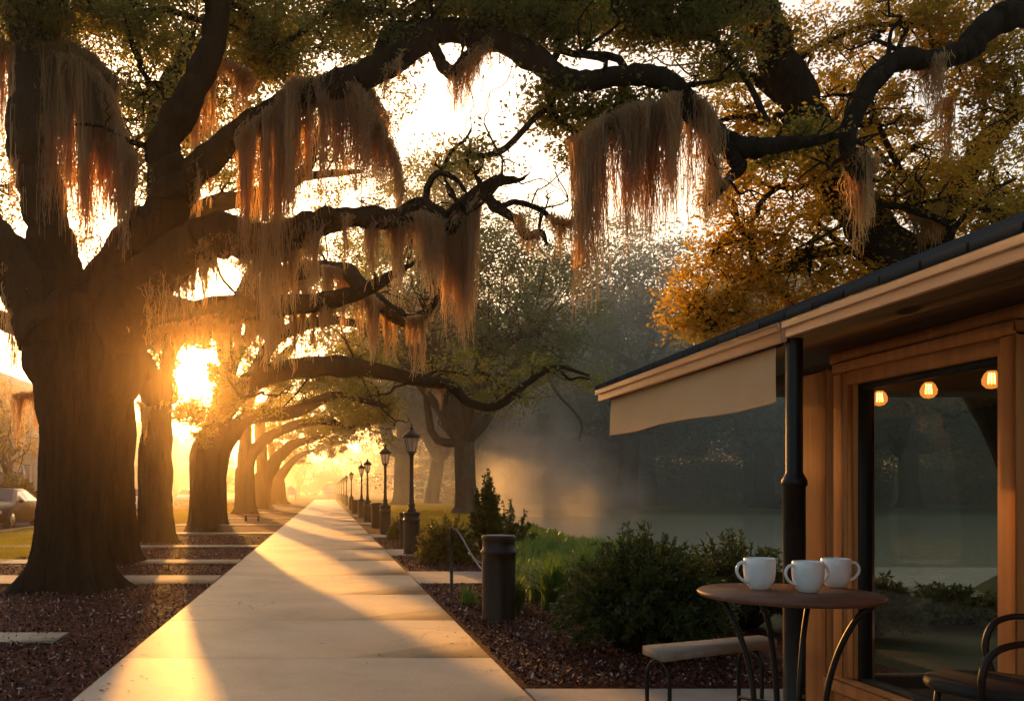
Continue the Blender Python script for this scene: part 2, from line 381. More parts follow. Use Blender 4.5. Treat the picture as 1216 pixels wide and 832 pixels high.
def water():
    m, nt, b = newmat('lake_water'); tcn = N_(nt, 'ShaderNodeTexCoord')
    b.inputs['Base Color'].default_value = (.42, .40, .26, 1); b.inputs['Specular IOR Level'].default_value = .28; b.inputs['Roughness'].default_value = .07; b.inputs['IOR'].default_value = 1.33
    mp = N_(nt, 'ShaderNodeMapping'); mp.inputs['Scale'].default_value = (.5, 1.6, 1); nt.links.new(tcn.outputs['Object'], mp.inputs[0])
    n1 = N_(nt, 'ShaderNodeTexNoise', Scale=2.2, Detail=4); nt.links.new(mp.outputs[0], n1.inputs['Vector'])
    # a breeze band of small ripples on the near water
    sx = N_(nt, 'ShaderNodeSeparateXYZ'); nt.links.new(tcn.outputs['Object'], sx.inputs[0])
    nb = N_(nt, 'ShaderNodeTexNoise', Scale=.35, Detail=3); nt.links.new(tcn.outputs['Object'], nb.inputs['Vector'])
    yy = N_(nt, 'ShaderNodeMath', operation='MULTIPLY_ADD'); nt.links.new(nb.outputs['Fac'], yy.inputs[0]); yy.inputs[1].default_value = 1.6; nt.links.new(sx.outputs[1], yy.inputs[2])
    sb = N_(nt, 'ShaderNodeMath', operation='SUBTRACT'); nt.links.new(yy.outputs[0], sb.inputs[0]); sb.inputs[1].default_value = 18.2
    ab = N_(nt, 'ShaderNodeMath', operation='ABSOLUTE'); nt.links.new(sb.outputs[0], ab.inputs[0])
    mr = N_(nt, 'ShaderNodeMapRange'); mr.inputs['From Min'].default_value = 2.1; mr.inputs['From Max'].default_value = 1.6; mr.inputs['To Min'].default_value = .02; mr.inputs['To Max'].default_value = .9
    nt.links.new(ab.outputs[0], mr.inputs['Value'])
    bp = N_(nt, 'ShaderNodeBump', Distance=.05); nt.links.new(mr.outputs[0], bp.inputs['Strength'])
    n2 = N_(nt, 'ShaderNodeTexNoise', Scale=9, Detail=3); nt.links.new(tcn.outputs['Object'], n2.inputs['Vector'])
    nt.links.new(n2.outputs['Fac'], bp.inputs['Height'])
    bp2 = N_(nt, 'ShaderNodeBump', Distance=.05, Strength=.35); nt.links.new(n1.outputs['Fac'], bp2.inputs['Height']); nt.links.new(bp.outputs[0], bp2.inputs['Normal'])
    nt.links.new(bp2.outputs[0], b.inputs['Normal']); return m
M['water'] = water()

# ------------------------------------------------------------------ ground, lake, path, road
def lake_f(x, y):
    """positive inside the lake (metres from the shore, roughly)"""
    left = x - np.interp(y, [0, 11, 20, 30, 45, 64], [4.6, 5.0, 5.6, 6.7, 9.0, 11.5]) + .5*np.sin(y*.35)
    near = y - np.interp(x, [4, 9.9, 11, 14, 40], [10.6, 11.0, 15, 17, 20]) + .25*np.sin(x*1.3)
    far = np.interp(x, [12, 30, 60, 120], [63, 61, 64, 60]) - y + .6*np.sin(x*.3)
    return np.minimum(np.minimum(left, near), np.minimum(far, 130-x))
xs = np.concatenate([np.arange(-320, -30, 20.), np.arange(-30, 4, 2.), np.arange(4, 20, .4), np.arange(20, 132, 2.), np.arange(140, 321, 20.)])
ys = np.concatenate([np.arange(-60, 0, 10.), np.arange(0, 9, 1.5), np.arange(9, 24, .35), np.arange(24, 70, 1.), np.arange(70, 330, 20.)])
gx, gy = np.meshgrid(xs, ys)
lf = lake_f(gx, gy); gz = -np.clip(lf*.55+.15, 0, 1.2)
gz = np.where(lf < -.3, 0, gz)
nx, ny = len(xs), len(ys)
i = np.arange(ny-1)[:, None]; j = np.arange(nx-1)[None]
Fq = np.stack([i*nx+j, i*nx+j+1, (i+1)*nx+j+1, (i+1)*nx+j], -1).reshape(-1, 4)
g = link('ground', np_mesh('ground', np.stack([gx, gy, gz], -1), [Fq], True), M['soil']); tag(g, kind='structure')
wtr = MB().add([(4, 9, -.3), (132, 9, -.3), (132, 66, -.3), (4, 66, -.3)], [[0, 1, 2, 3]]).build('lake_water', M['water']); tag(wtr, kind='structure')

PL, PR = -1.64, 1.34
mbp = MB()
joints = [-4, -1.2, 1.0, 3.05, 5.0, 7.1, 9.15, 11.4, 14.0, 16.9, 20, 23.2, 26.5, 30, 34, 38, 42, 47, 52, 57, 63, 70, 77, 85, 94, 104, 116, 130]
for a, b_ in zip(joints[:-1], joints[1:]):
    mbp.box(PL, PR, a+.0025, b_-.0025, -.05, .045, bev=.002)
tag(mbp.build('footpath', M['path']), kind='structure')
tag(MB().box(PL+.02, PR-.02, -4, 130, -.05, .018).build('path_joint_filler', M['blackdull']), kind='structure')
# mulch beds: gently lumpy sheets
def sheet(name, x0, x1, y0, y1, z, mat, nx=20, ny=60, amp=.02, seed=0, mask=None):
    X, Y = np.meshgrid(np.linspace(x0, x1, nx), np.linspace(y0, y1, ny)); rg = np.random.default_rng(seed)
    Z = z + amp*(np.sin(X*2.1+seed)*np.sin(Y*1.7)+.6*np.sin(X*5.3+Y*3.1+seed)+.3*rg.normal(size=X.shape)*.5)
    Z[:, 0] = np.minimum(Z[:, 0], z); Z[:, -1] = np.minimum(Z[:, -1], z)
    i = np.arange(ny-1)[:, None]; j = np.arange(nx-1)[None]
    Fq = np.stack([i*nx+j, i*nx+j+1, (i+1)*nx+j+1, (i+1)*nx+j], -1).reshape(-1, 4)
    return link(name, np_mesh(name, np.stack([X, Y, Z], -1), [Fq], True), mat)
tag(sheet('mulch_bed', -6.3, PL, -3, 62, .022, M['mulch'], 24, 220, .012, 1), kind='structure')
tag(sheet('mulch_bed', PR, 4.4, 6.0, 62, .022, M['mulch'], 20, 200, .012, 2), kind='structure')
mb = MB()
for (a, b_, x0) in ((12.7, 13.95, -10.4), (16.2, 17.15, -10.4), (20.8, 21.7, -10.4), (27.2, 28.3, -10.4), (34, 35, -10.4), (42.5, 43.5, -10.4), (54, 55, -10.4)):
    mb.box(x0, PL-.012, a, b_, -.04, .052, bev=.006)
for (a, b_, x1) in ((12.75, 14.6, 2.75), (18.2, 20.1, 2.45), (25.3, 27.1, 2.4), (35, 36.5, 2.4), (46, 48, 2.4)):
    mb.box(PR+.012, x1, a, b_, -.04, .052, bev=.006)
tag(mb.build('cross_paths', M['concrete2']), kind='structure')
o = MB().box(-3.3, -2.42, 7.75, 8.28, .0, .062, bev=.01).build('stepping_slab', M['concrete2']); tag(o, 'flat grey concrete slab set in the mulch at the lower left', 'paving slab')
tag(MB().box(PR+.012, 9, -3, 5.98, -.04, .05, bev=.008).build('patio', M['concrete2']), kind='structure')
tag(MB().box(-17.5, -10.5, -50, 300, -.03, .03).build('road', M['asphalt']), kind='structure')
tag(MB().box(-10.52, -10.37, -50, 300, -.03, .13, bev=.02).build('kerb', M['concrete2']), kind='structure')
tag(MB().box(-17.65, -17.48, -50, 300, -.03, .13, bev=.02).build('kerb', M['concrete2']), kind='structure')
tag(MB().box(-19.5, -17.65, -50, 300, -.03, .11).build('pavement', M['concrete2']), kind='structure')

# ------------------------------------------------------------------ vegetation helpers
def leaves(C, size, rng, aspect=.5, up=.25, jit=.5):
    n = len(C)
    t = rng.normal(size=(n, 3)); t[:, 2] *= .7; t /= np.linalg.norm(t, axis=1, keepdims=True)
    nn = rng.normal(size=(n, 3)); nn[:, 2] += up*2; b = np.cross(nn, t); b /= np.maximum(np.linalg.norm(b, axis=1, keepdims=True), 1e-6)
    s = size*(1+jit*rng.uniform(-1, 1, (n, 1)))*.5
    V = np.stack([C-t*s, C+b*s*aspect+t*s*.1, C+t*s, C-b*s*aspect+t*s*.1], 1).reshape(-1, 3)
    return V, np.arange(4*n).reshape(-1, 4)
def gauss_leaf_points(centers, rc, per, rng, flat=.7):
    c = np.repeat(centers, per, 0); d = rng.normal(size=c.shape)*.5; d[:, 2] *= flat
    rr = np.repeat(rc if not np.isscalar(rc) else np.full(len(centers), rc), per)[:, None]
    return c + d*rr
def sun_px(C):
    """photo pixel in which a point is seen from the path"""
    return VX+F*C[:, 0]/C[:, 1], VY-F*(C[:, 2]-H)/C[:, 1]
def sky_gap_keep(C, rng):
    """gaps between the crowns where the sky shows through"""
    px, py = sun_px(C); keep = np.ones(len(C), bool)
    for (cx_, cy_, a, b_) in GAPS:
        d = ((px-cx_)/a)**2+((py-cy_)/b_)**2
        keep &= ~(d < 1*(.75+.5*rng.random(len(C))))
    return keep
GAPS = [(228, 446, 20, 20)]
def sunlit_keep(C, rng, frac=.5):
    """canopy openings along the direction of the low sun, so that shafts of light reach limbs, moss and ground"""
    ca, sa = math.cos(AZ), math.sin(AZ); along = C[:, 1]*ca+C[:, 0]*sa; a = C[:, 0]*ca-C[:, 1]*sa; e = C[:, 2]-along*math.tan(EL)
    n = np.sin(a*1.3+.9*np.sin(e*.8)+.6)+np.sin(e*1.55+a*.45+1.1)+.7*np.sin(a*2.7-e*1.9+2.)
    thr = -1.2+2.4*frac
    core = (a > -6) & (a < 14) & (e > -5) & (e < 8)
    gap = (n < thr+.25*rng.normal(size=len(C))) | (core & (rng.random(len(C)) < .45) & (C[:, 1] > 27))
    j = rng.normal(size=len(C))*.12
    hard = ((a > 1.35+j) & (a < 2.75+j) & (e > -4) & (e < .2+j)) | ((a > -1.7+j) & (a < -.35+j) & (e > -3) & (e < .3+j)) | ((a > 3.6+j) & (a < 4.5+j) & (e > -4) & (e < 3+j))
    return ~((gap & (C[:, 1] > 19) & (e < 13)) | (hard & (C[:, 1] > 14)))

def ellipsoid_pts(rng, c, r, n, shell=.5):
    d = rng.normal(size=(n, 3)); d /= np.linalg.norm(d, axis=1, keepdims=True)
    u = rng.random((n, 1))**(1/3.); u = u*(1-shell)+shell*np.maximum(u, .72)
    return np.array(c)+d*u*np.array(r)

def wobble_path(a, b, rng, n=5, amp=.12, sag=0):
    t = np.linspace(0, 1, n)[:, None]; p = a*(1-t)+b*t; L = np.linalg.norm(b-a)
    o = rng.normal(size=(n, 3))*amp*L; o[0] = 0; o[-1] = 0; o *= np.sin(t*math.pi)+.15*(t > 0)*(t < 1)
    p = p+o; p[:, 2] += sag*L*np.sin(t[:, 0]*math.pi); return p

def oak_arrays(seed, height, crown_r, trunk_r, fork, nclus=420, per=60, leaf=.17, rc=.9, nlimb=8, forkspread=1.0, low=.0, side=14):
    """returns wood MB, leaf points; the tree grows at the origin"""
    rng = np.random.default_rng(seed); wood = MB()
    lean = rng.normal(size=2)*.25
    top = np.array([lean[0], lean[1], fork])
    tp = [(0, 0, -.15), (0, 0, .15), (.02, 0, .5), (lean[0]*.3, lean[1]*.3, fork*.4), (lean[0]*.8, lean[1]*.8, fork*.8), (lean[0], lean[1], fork)]
    wood.tube(tp, [trunk_r*1.7, trunk_r*1.45, trunk_r*1.15, trunk_r*.98, trunk_r*.95, trunk_r*.9], n=side+6, sub=4, bark=.06, rng=rng)
    lobes = []; limbs = []
    hz = height-fork
    for k in range(nlimb):
        a = 2*math.pi*k/nlimb+rng.normal()*.25; rad = crown_r*rng.uniform(.45, .72); z = fork+hz*(rng.uniform(.12, .5)-low)
        c = np.array([math.cos(a)*rad, math.sin(a)*rad, z]); lobes.append((c, (crown_r*.42, crown_r*.42, hz*.26)))
    for k in range(max(3, nlimb//2)):
        a = rng.uniform(0, 6.28); rad = crown_r*rng.uniform(0, .35); z = height-hz*.24*rng.uniform(.9, 1.5)
        c = np.array([math.cos(a)*rad, math.sin(a)*rad, z]); lobes.append((c, (crown_r*.42, crown_r*.42, hz*.24)))
    for (c, r) in lobes:
        p = wobble_path(top-[0, 0, .3*trunk_r], c, rng, 6, .09, sag=.05)
        r0 = trunk_r*rng.uniform(.38, .6); q = catmull(p, 5); limbs.append((q, c))
        wood.tube(p, np.linspace(r0, .05, len(p))**1.0, n=8, sub=4, bark=.05, rng=rng, cap=False)
        for s in range(3):
            i0 = rng.integers(len(q)//3, len(q)-3); e = q[i0]+(rng.normal(size=3)*np.array(r)*.45); e[2] = max(e[2], fork*.95)
            wood.tube(wobble_path(q[i0], e, rng, 4, .12), np.linspace(r0*.35, .03, 4), n=5, sub=3, cap=False)
    cl = []
    per_lobe = nclus//len(lobes)
    for (q, c), (_, r) in zip(limbs, lobes):
        pts = ellipsoid_pts(rng, c, r, per_lobe); cl.append(pts)
        for e in pts[::3]:
            i0 = rng.integers(len(q)//2, len(q)); a = q[i0]
            wood.tube(wobble_path(a, e, rng, 3, .1), [.05, .03, .012], n=3, sub=2, cap=False)
    cl = np.vstack(cl)
    rcs = rc*rng.uniform(.6, 1.3, len(cl))
    L = gauss_leaf_points(cl, rcs, per, rng, .55)
    return wood, L, rng

def place_oak(label, base, group, leafmat, seed, barkmat='bark', cull=True, name='oak_tree', cat='tree', **kw):
    lsize = kw.get('leaf', .17)
    wood, L, rng = oak_arrays(seed, **kw)
    base = np.array(base, float)
    Wd = L+base
    if base[1] > 45 and base[0] < 14 and base[0] > 0: L = L[L[:, 2] > 4.3+rng.random(len(L))]; Wd = L+base
    if cull:
        k = sky_gap_keep(Wd, rng) & sunlit_keep(Wd, rng, .42); L = L[k]
    e = empty(name, base, label, cat, group)
    wood.build('trunk', M[barkmat], e, True)
    V, Fq = leaves(L, lsize, rng)
    link('crown', np_mesh('crown', V, [Fq]), M[leafmat], e)
    return e

def copy_tree(o, loc, rz, s, label):
    c = o.copy(); COL.objects.link(c); c.location = loc; c.rotation_euler = (0, 0, rz); c.scale = (s, s, s); c['label'] = label
    for ch in list(o.children):
        d = ch.copy(); COL.objects.link(d); d.parent = c
    return c

# moss strands ------------------------------------------------------
def moss_mesh(roots, length, rng, width=.0065, seg=9, sway=.03, pull=None):
    n = len(roots); t = np.linspace(0, 1, seg+1)[None, :, None]
    L = length[:, None, None]
    ang = rng.uniform(0, math.pi, n); side = np.stack([np.cos(ang), np.sin(ang), np.zeros(n)], -1)[:, None]
    drift = rng.normal(size=(n, 1, 3))*np.array([1, 1, 0])*sway
    ph = rng.uniform(0, 6.28, (n, 1, 1)); fr = rng.uniform(3, 16, (n, 1, 1))
    wob = np.sin(fr*t+ph)*rng.normal(size=(n, 1, 3))*np.array([1, 1, 0])*.032
    p = roots[:, None]+np.array([0, 0, -1.])*L*t+drift*t*L+wob*np.minimum(1, t*3)
    if pull is not None: p[:, :, :2] += pull[:, None, :2]*(t**.8)
    w = width*(1-.65*t)*rng.uniform(.6, 1.5, (n, 1, 1))
    V = np.stack([p-side*w, p+side*w], 2).reshape(-1, 3)
    k = (seg+1)*2; i = np.arange(n)[:, None]*k; j = np.arange(seg)[None]*2
    Fq = np.stack([i+j, i+j+1, i+j+3, i+j+2], -1).reshape(-1, 4)
    return V, Fq
def drape(parent, Y, pts, prof, dens=9, seed=0, depth=.16, tuft=11, width=.007, base=(0, 0, 0)):
    """moss hanging from a limb: pts = [(px,py),...] the line it hangs from, prof = pixel row its tips reach at each point"""
    rng = np.random.default_rng(seed+int(pts[0][0])*7+int(pts[0][1])); s = Y/F
    pts = np.array(pts, float); prof = np.array(prof, float)
    d = np.concatenate([[0], np.cumsum(np.hypot(*np.diff(pts, axis=0).T))]); Lt = d[-1]
    ntuft = max(2, int(Lt/tuft*1.25)); Rt = []; Ln = []; Pu = []
    for k in range(ntuft):
        u = (k+rng.uniform(.1, .9))/ntuft*Lt; x = np.interp(u, d, pts[:, 0]); y = np.interp(u, d, pts[:, 1]); yb = np.interp(u, d, prof)
        full = max(6, yb-y); full *= rng.choice([1.08, .95, .75, .5, .3], p=[.36, .24, .18, .13, .09])*rng.uniform(.85, 1.05)
        if ntuft > 9 and rng.random() < .14: continue
        wt = tuft*rng.choice([.5, .8, 1.1, 1.6])*rng.uniform(.8, 1.2); n = int(dens*wt*.88*(.5+full/150)); off = rng.normal(size=n)*wt*.5
        yd = rng.normal()*depth*.6
        r = np.stack([(x+off-VX)*s, Y+yd+rng.normal(size=n)*depth*.35, H-(np.interp(x+off, *zip(*sorted(zip(pts[:, 0], pts[:, 1]))))-VY)*s+.02+rng.normal(size=n)*.02], -1)
        ln = full*s*np.clip(1-.42*np.abs(off/wt)*rng.uniform(.5, 1.5, n)-rng.random(n)**1.2*.85, .08, 1.1)
        pull = np.stack([-off*s*.8, rng.normal(size=n)*.03, np.zeros(n)], -1)
        Rt.append(r); Ln.append(ln); Pu.append(pull)
    Rt = np.vstack(Rt); Ln = np.concatenate(Ln); Pu = np.vstack(Pu)
    V, Fq = moss_mesh(Rt-np.array(base), Ln, rng, width=width*Y/12, pull=Pu)
    # short fuzz that rides over the top of the limb
    n = int(Lt*dens*.8); u = rng.random(n)*Lt; x = np.interp(u, d, pts[:, 0]); y = np.interp(u, d, pts[:, 1])
    r = np.stack([(x-VX)*s, Y+rng.normal(size=n)*depth*.5, H-(y-VY)*s+.03+rng.random(n)*.05], -1)
    V2, F2 = moss_mesh(r-np.array(base), rng.uniform(.05, .16, n), rng, width=width*Y/12, seg=3, sway=.35)
    V = np.vstack([V, V2]); Fq = np.vstack([Fq, F2+len(V)-len(V2)])
    return link('moss_drape', np_mesh('moss_drape', V, [Fq]), M['moss'], parent)

def limb(parent, pts, bark=.07, n=16, name='limb', mat='bark', base=(0, 0, 0), seed=0, sub=6, twigs=7):
    """pts: (px, py, Y, half width in px)"""
    if pts[-1][3] > 1.6:
        (a1_, b1_, c1_, r1_), (a0_, b0_, c0_, _) = pts[-1], pts[-2]; L_ = max(1, math.hypot(a1_-a0_, b1_-b0_)); q_ = r1_*5/L_
        pts = list(pts)+[(a1_+(a1_-a0_)*q_*.5, b1_+(b1_-b0_)*q_*.5+r1_*.4, c1_, r1_*.55), (a1_+(a1_-a0_)*q_, b1_+(b1_-b0_)*q_-r1_*.8, c1_, .5)]
    Pp = [P(a, b, c)-np.array(base) for (a, b, c, r) in pts]; rr = [r*c/F for (a, b, c, r) in pts]
    rg_ = np.random.default_rng(seed+int(abs(pts[0][0]*3))+int(abs(pts[0][1])))
    q = catmull(np.hstack([np.array(Pp), np.array(rr)[:, None]]), sub); kn = 1+.10*np.sin(np.arange(len(q))*.9+rg_.uniform(0, 6))*rg_.random(len(q))+.13*(rg_.random(len(q)) < .12)
    kn[:2] = 1; kn[-4:] = 1
    jit = rg_.normal(size=(len(q), 3))*q[:, 3:4]*.07; jit[0] = 0; q[:, :3] += jit
    mb = MB().tube(q[:, :3], q[:, 3]*kn, n=n, sub=2, bark=bark, rng=rg_)
    if twigs and len(q) > 12:
        twigs = twigs if max(p_[3] for p_ in pts) > 8 else 2
        for k in range(twigs):
            i0 = rg_.integers(int(len(q)*.35), len(q)-3); r0 = q[i0, 3]; T = q[i0+1, :3]-q[i0, :3]; T /= max(np.linalg.norm(T), 1e-6)
            d = rg_.normal(size=3); d[2] = abs(d[2])*.9+.1; d -= T*np.dot(T, d)*.6; d = d/np.linalg.norm(d)+T*.5; L = rg_.uniform(.35, 1.1)
            e = q[i0, :3]+d*L; w0 = min(r0*.35, .035); wp = wobble_path(q[i0, :3], e, rg_, 6, .10); mb.tube(wp, np.linspace(w0, .005, 6), n=5, sub=3, cap=False)
            for z in range(3):
                b0 = wp[rg_.integers(2, 5)]; e2 = b0+(d*.5+rg_.normal(size=3)*.5)*L*.5; mb.tube(wobble_path(b0, e2, rg_, 4, .12), [w0*.4, w0*.3, .005, .003], n=4, sub=2, cap=False)
    return mb.build(name, M[mat], parent, True)

def foliage(parent, lobes, mat, base=(0, 0, 0), seed=0, leaf=.06, per=46, rc=.3, twig=True, name='foliage', cull=True, frac=.5, beams=True):
    """lobes: (px, py, Y, rx_px, ry_px, clusters): leaf clumps on twigs"""
    rng = np.random.default_rng(seed); pts = []; tw = MB(); any_tw = False; prev = []
    for (px, py, Y, rx, ry, n) in lobes:
        s = Y/F; c = P(px, py, Y); r = (rx*s, max(.5, rx*s*.8), ry*s)
        e = ellipsoid_pts(rng, c, r, n, .15); pts.append(e)
        if twig and prev:
            q = min(prev, key=lambda v: np.linalg.norm(v-c)); tw.tube(wobble_path(q, c, rng, 5, .08)-np.array(base), [.03, .04, .045, .04, .034], n=6, sub=4, cap=False)
        prev.append(c)
        if twig:
            hubs = ellipsoid_pts(rng, c, np.array(r)*.5, max(2, n//9), 0)
            for h in hubs:
                tw.tube(wobble_path(c, h, rng, 4, .15)-np.array(base), [.035, .03, .022, .016], n=4, sub=2, cap=False); any_tw = True
            for q in e[::2]:
                h = hubs[np.argmin(np.linalg.norm(hubs-q, axis=1))]
                tw.tube(wobble_path(h, q, rng, 3, .15)-np.array(base), [.016, .010, .004], n=3, sub=2, cap=False)
    E = np.vstack(pts); L = gauss_leaf_points(E, rc*rng.uniform(.5, 1.4, len(E)), per, rng, .6)
    if cull: L = L[sky_gap_keep(L, rng) & (sunlit_keep(L, rng, frac) | (not beams))]
    V, Fq = leaves(L-np.array(base), leaf, rng)
    o = link(name, np_mesh(name, V, [Fq]), M[mat], parent)
    if any_tw: tw.build('twigs', M['bark'], parent, True)
    return o

# ------------------------------------------------------------------ the big near oak
b1 = P(82, 700, 12.3); b1[2] = 0
T1 = empty('live_oak', b1, 'huge dark live oak nearest on the left with sprawling mossy limbs over the path', 'tree', 'live oaks lining the left of the path')
def root_trunk(parent, base, r, toph, topdx, seed, n=48, flare=1.0, rtop=1.0, dome=True):
    rng = np.random.default_rng(seed); fine = n >= 100; z = np.concatenate([np.linspace(-.1, 1.2, 60 if fine else 16), np.linspace(1.22, toph, 110 if fine else 14)])
    a = np.arange(n)*2*math.pi/n; ph = rng.uniform(0, 6.28, 6)
    fl = np.exp(-np.maximum(z, 0)/.32)[:, None]*flare
    lob = .5+.5*np.sin(5*a+ph[0]+.6*np.sin(2*a+ph[1])); lob2 = np.sin(9*a+ph[2])
    rr = r*((1+(rtop-1)*(z/toph)[:, None])+fl*(.38+.55*lob[None]**2)+.05*np.sin(3*a+ph[3])[None]+.035*lob2[None]*(1+fl)+.025*np.sin(14*a[None]+ph[4]+z[:, None]*.8)+.03*np.sin(z[:, None]*2+a[None]+ph[5]))
    rr = rr*np.sqrt(np.clip(1-np.clip((z-toph*.74)/(toph*.27), 0, 1)**2, .002, 1))[:, None] if dome else rr
    if fine:      # broken furrows and plates of old oak bark
        A_g, Z_g = a[None], z[:, None]; q1 = np.abs(np.sin(10*A_g+.9*np.sin(2.7*Z_g+2*A_g+ph[0])+.5*np.sin(8.3*Z_g+ph[1]+3*A_g)))**.6
        q2 = np.abs(np.sin(19*A_g+1.3*np.sin(4.1*Z_g+A_g*3+ph[2])))**.7; q3 = np.abs(np.sin(6.5*Z_g+2.6*np.sin(5*A_g+ph[3])+1.4*np.sin(11*A_g)))**.5
        rr = rr+r*(.065*(q1-.6)+.03*(q2-.6)+.03*(q3-.7)*q1+.006*rng.normal(size=rr.shape))
    dx = topdx*np.clip(z/toph, 0, 1)**1.3
    V = np.stack([rr*np.cos(a)+dx[:, None], rr*np.sin(a), np.repeat(z[:, None], n, 1)], -1).reshape(-1, 3)
    k = len(z); i = np.arange(k-1)[:, None]; j = np.arange(n)[None]; j2 = (j+1) % n
    Fq = np.stack([i*n+j, i*n+j2, (i+1)*n+j2, (i+1)*n+j], -1).reshape(-1, 4)
    return link('trunk', np_mesh('trunk', V, [Fq, (np.arange(n)+(k-1)*n)[None]], True), M['bark'], parent)
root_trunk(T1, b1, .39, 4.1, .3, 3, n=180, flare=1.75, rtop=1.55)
Y1 = 12.3
B1 = tuple(b1)
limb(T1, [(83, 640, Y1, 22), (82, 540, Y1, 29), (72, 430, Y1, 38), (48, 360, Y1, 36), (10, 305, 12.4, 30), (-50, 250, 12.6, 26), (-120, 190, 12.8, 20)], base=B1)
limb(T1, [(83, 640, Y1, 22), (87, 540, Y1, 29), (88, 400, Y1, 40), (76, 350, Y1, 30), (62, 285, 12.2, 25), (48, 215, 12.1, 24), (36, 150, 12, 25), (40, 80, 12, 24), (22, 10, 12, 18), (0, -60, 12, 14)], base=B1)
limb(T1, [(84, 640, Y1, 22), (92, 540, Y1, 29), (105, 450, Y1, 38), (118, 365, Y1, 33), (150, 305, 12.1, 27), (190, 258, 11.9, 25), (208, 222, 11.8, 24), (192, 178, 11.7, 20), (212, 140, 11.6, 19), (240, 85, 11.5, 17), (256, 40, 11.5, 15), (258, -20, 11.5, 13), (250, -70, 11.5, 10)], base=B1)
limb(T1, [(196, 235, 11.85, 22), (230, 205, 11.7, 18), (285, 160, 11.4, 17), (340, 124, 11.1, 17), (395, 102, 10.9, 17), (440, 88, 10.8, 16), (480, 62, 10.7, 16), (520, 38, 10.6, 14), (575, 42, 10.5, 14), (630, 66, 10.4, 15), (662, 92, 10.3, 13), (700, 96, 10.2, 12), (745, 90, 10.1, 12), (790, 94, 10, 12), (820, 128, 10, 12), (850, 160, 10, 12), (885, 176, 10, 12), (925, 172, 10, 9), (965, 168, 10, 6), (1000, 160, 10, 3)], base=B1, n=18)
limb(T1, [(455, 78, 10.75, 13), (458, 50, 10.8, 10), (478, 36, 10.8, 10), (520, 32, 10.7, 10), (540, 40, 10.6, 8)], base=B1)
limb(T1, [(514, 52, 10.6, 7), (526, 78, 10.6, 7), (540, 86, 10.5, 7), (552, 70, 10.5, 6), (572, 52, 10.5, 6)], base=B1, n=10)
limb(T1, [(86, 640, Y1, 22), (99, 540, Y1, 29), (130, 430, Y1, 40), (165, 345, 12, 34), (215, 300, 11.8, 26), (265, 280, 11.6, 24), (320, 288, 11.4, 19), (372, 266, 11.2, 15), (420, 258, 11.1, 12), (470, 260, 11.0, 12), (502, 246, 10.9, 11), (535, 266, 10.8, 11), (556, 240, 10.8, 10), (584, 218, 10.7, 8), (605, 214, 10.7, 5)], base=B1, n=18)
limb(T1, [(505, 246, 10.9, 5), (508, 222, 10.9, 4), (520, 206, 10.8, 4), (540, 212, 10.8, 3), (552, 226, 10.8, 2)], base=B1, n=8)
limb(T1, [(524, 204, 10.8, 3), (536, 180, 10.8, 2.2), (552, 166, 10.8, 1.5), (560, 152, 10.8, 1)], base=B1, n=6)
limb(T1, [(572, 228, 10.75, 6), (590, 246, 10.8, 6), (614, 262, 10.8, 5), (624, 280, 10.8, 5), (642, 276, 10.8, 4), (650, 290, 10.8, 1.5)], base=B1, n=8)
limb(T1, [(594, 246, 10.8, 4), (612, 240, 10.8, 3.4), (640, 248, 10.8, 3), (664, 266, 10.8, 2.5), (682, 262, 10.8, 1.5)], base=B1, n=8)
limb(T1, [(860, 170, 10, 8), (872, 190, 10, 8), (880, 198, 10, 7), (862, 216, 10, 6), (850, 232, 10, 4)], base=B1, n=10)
limb(T1, [(200, 180, 11.7, 5), (160, 170, 11.6, 3), (120, 150, 11.6, 2), (90, 148, 11.6, 1.5)], base=B1, n=6)
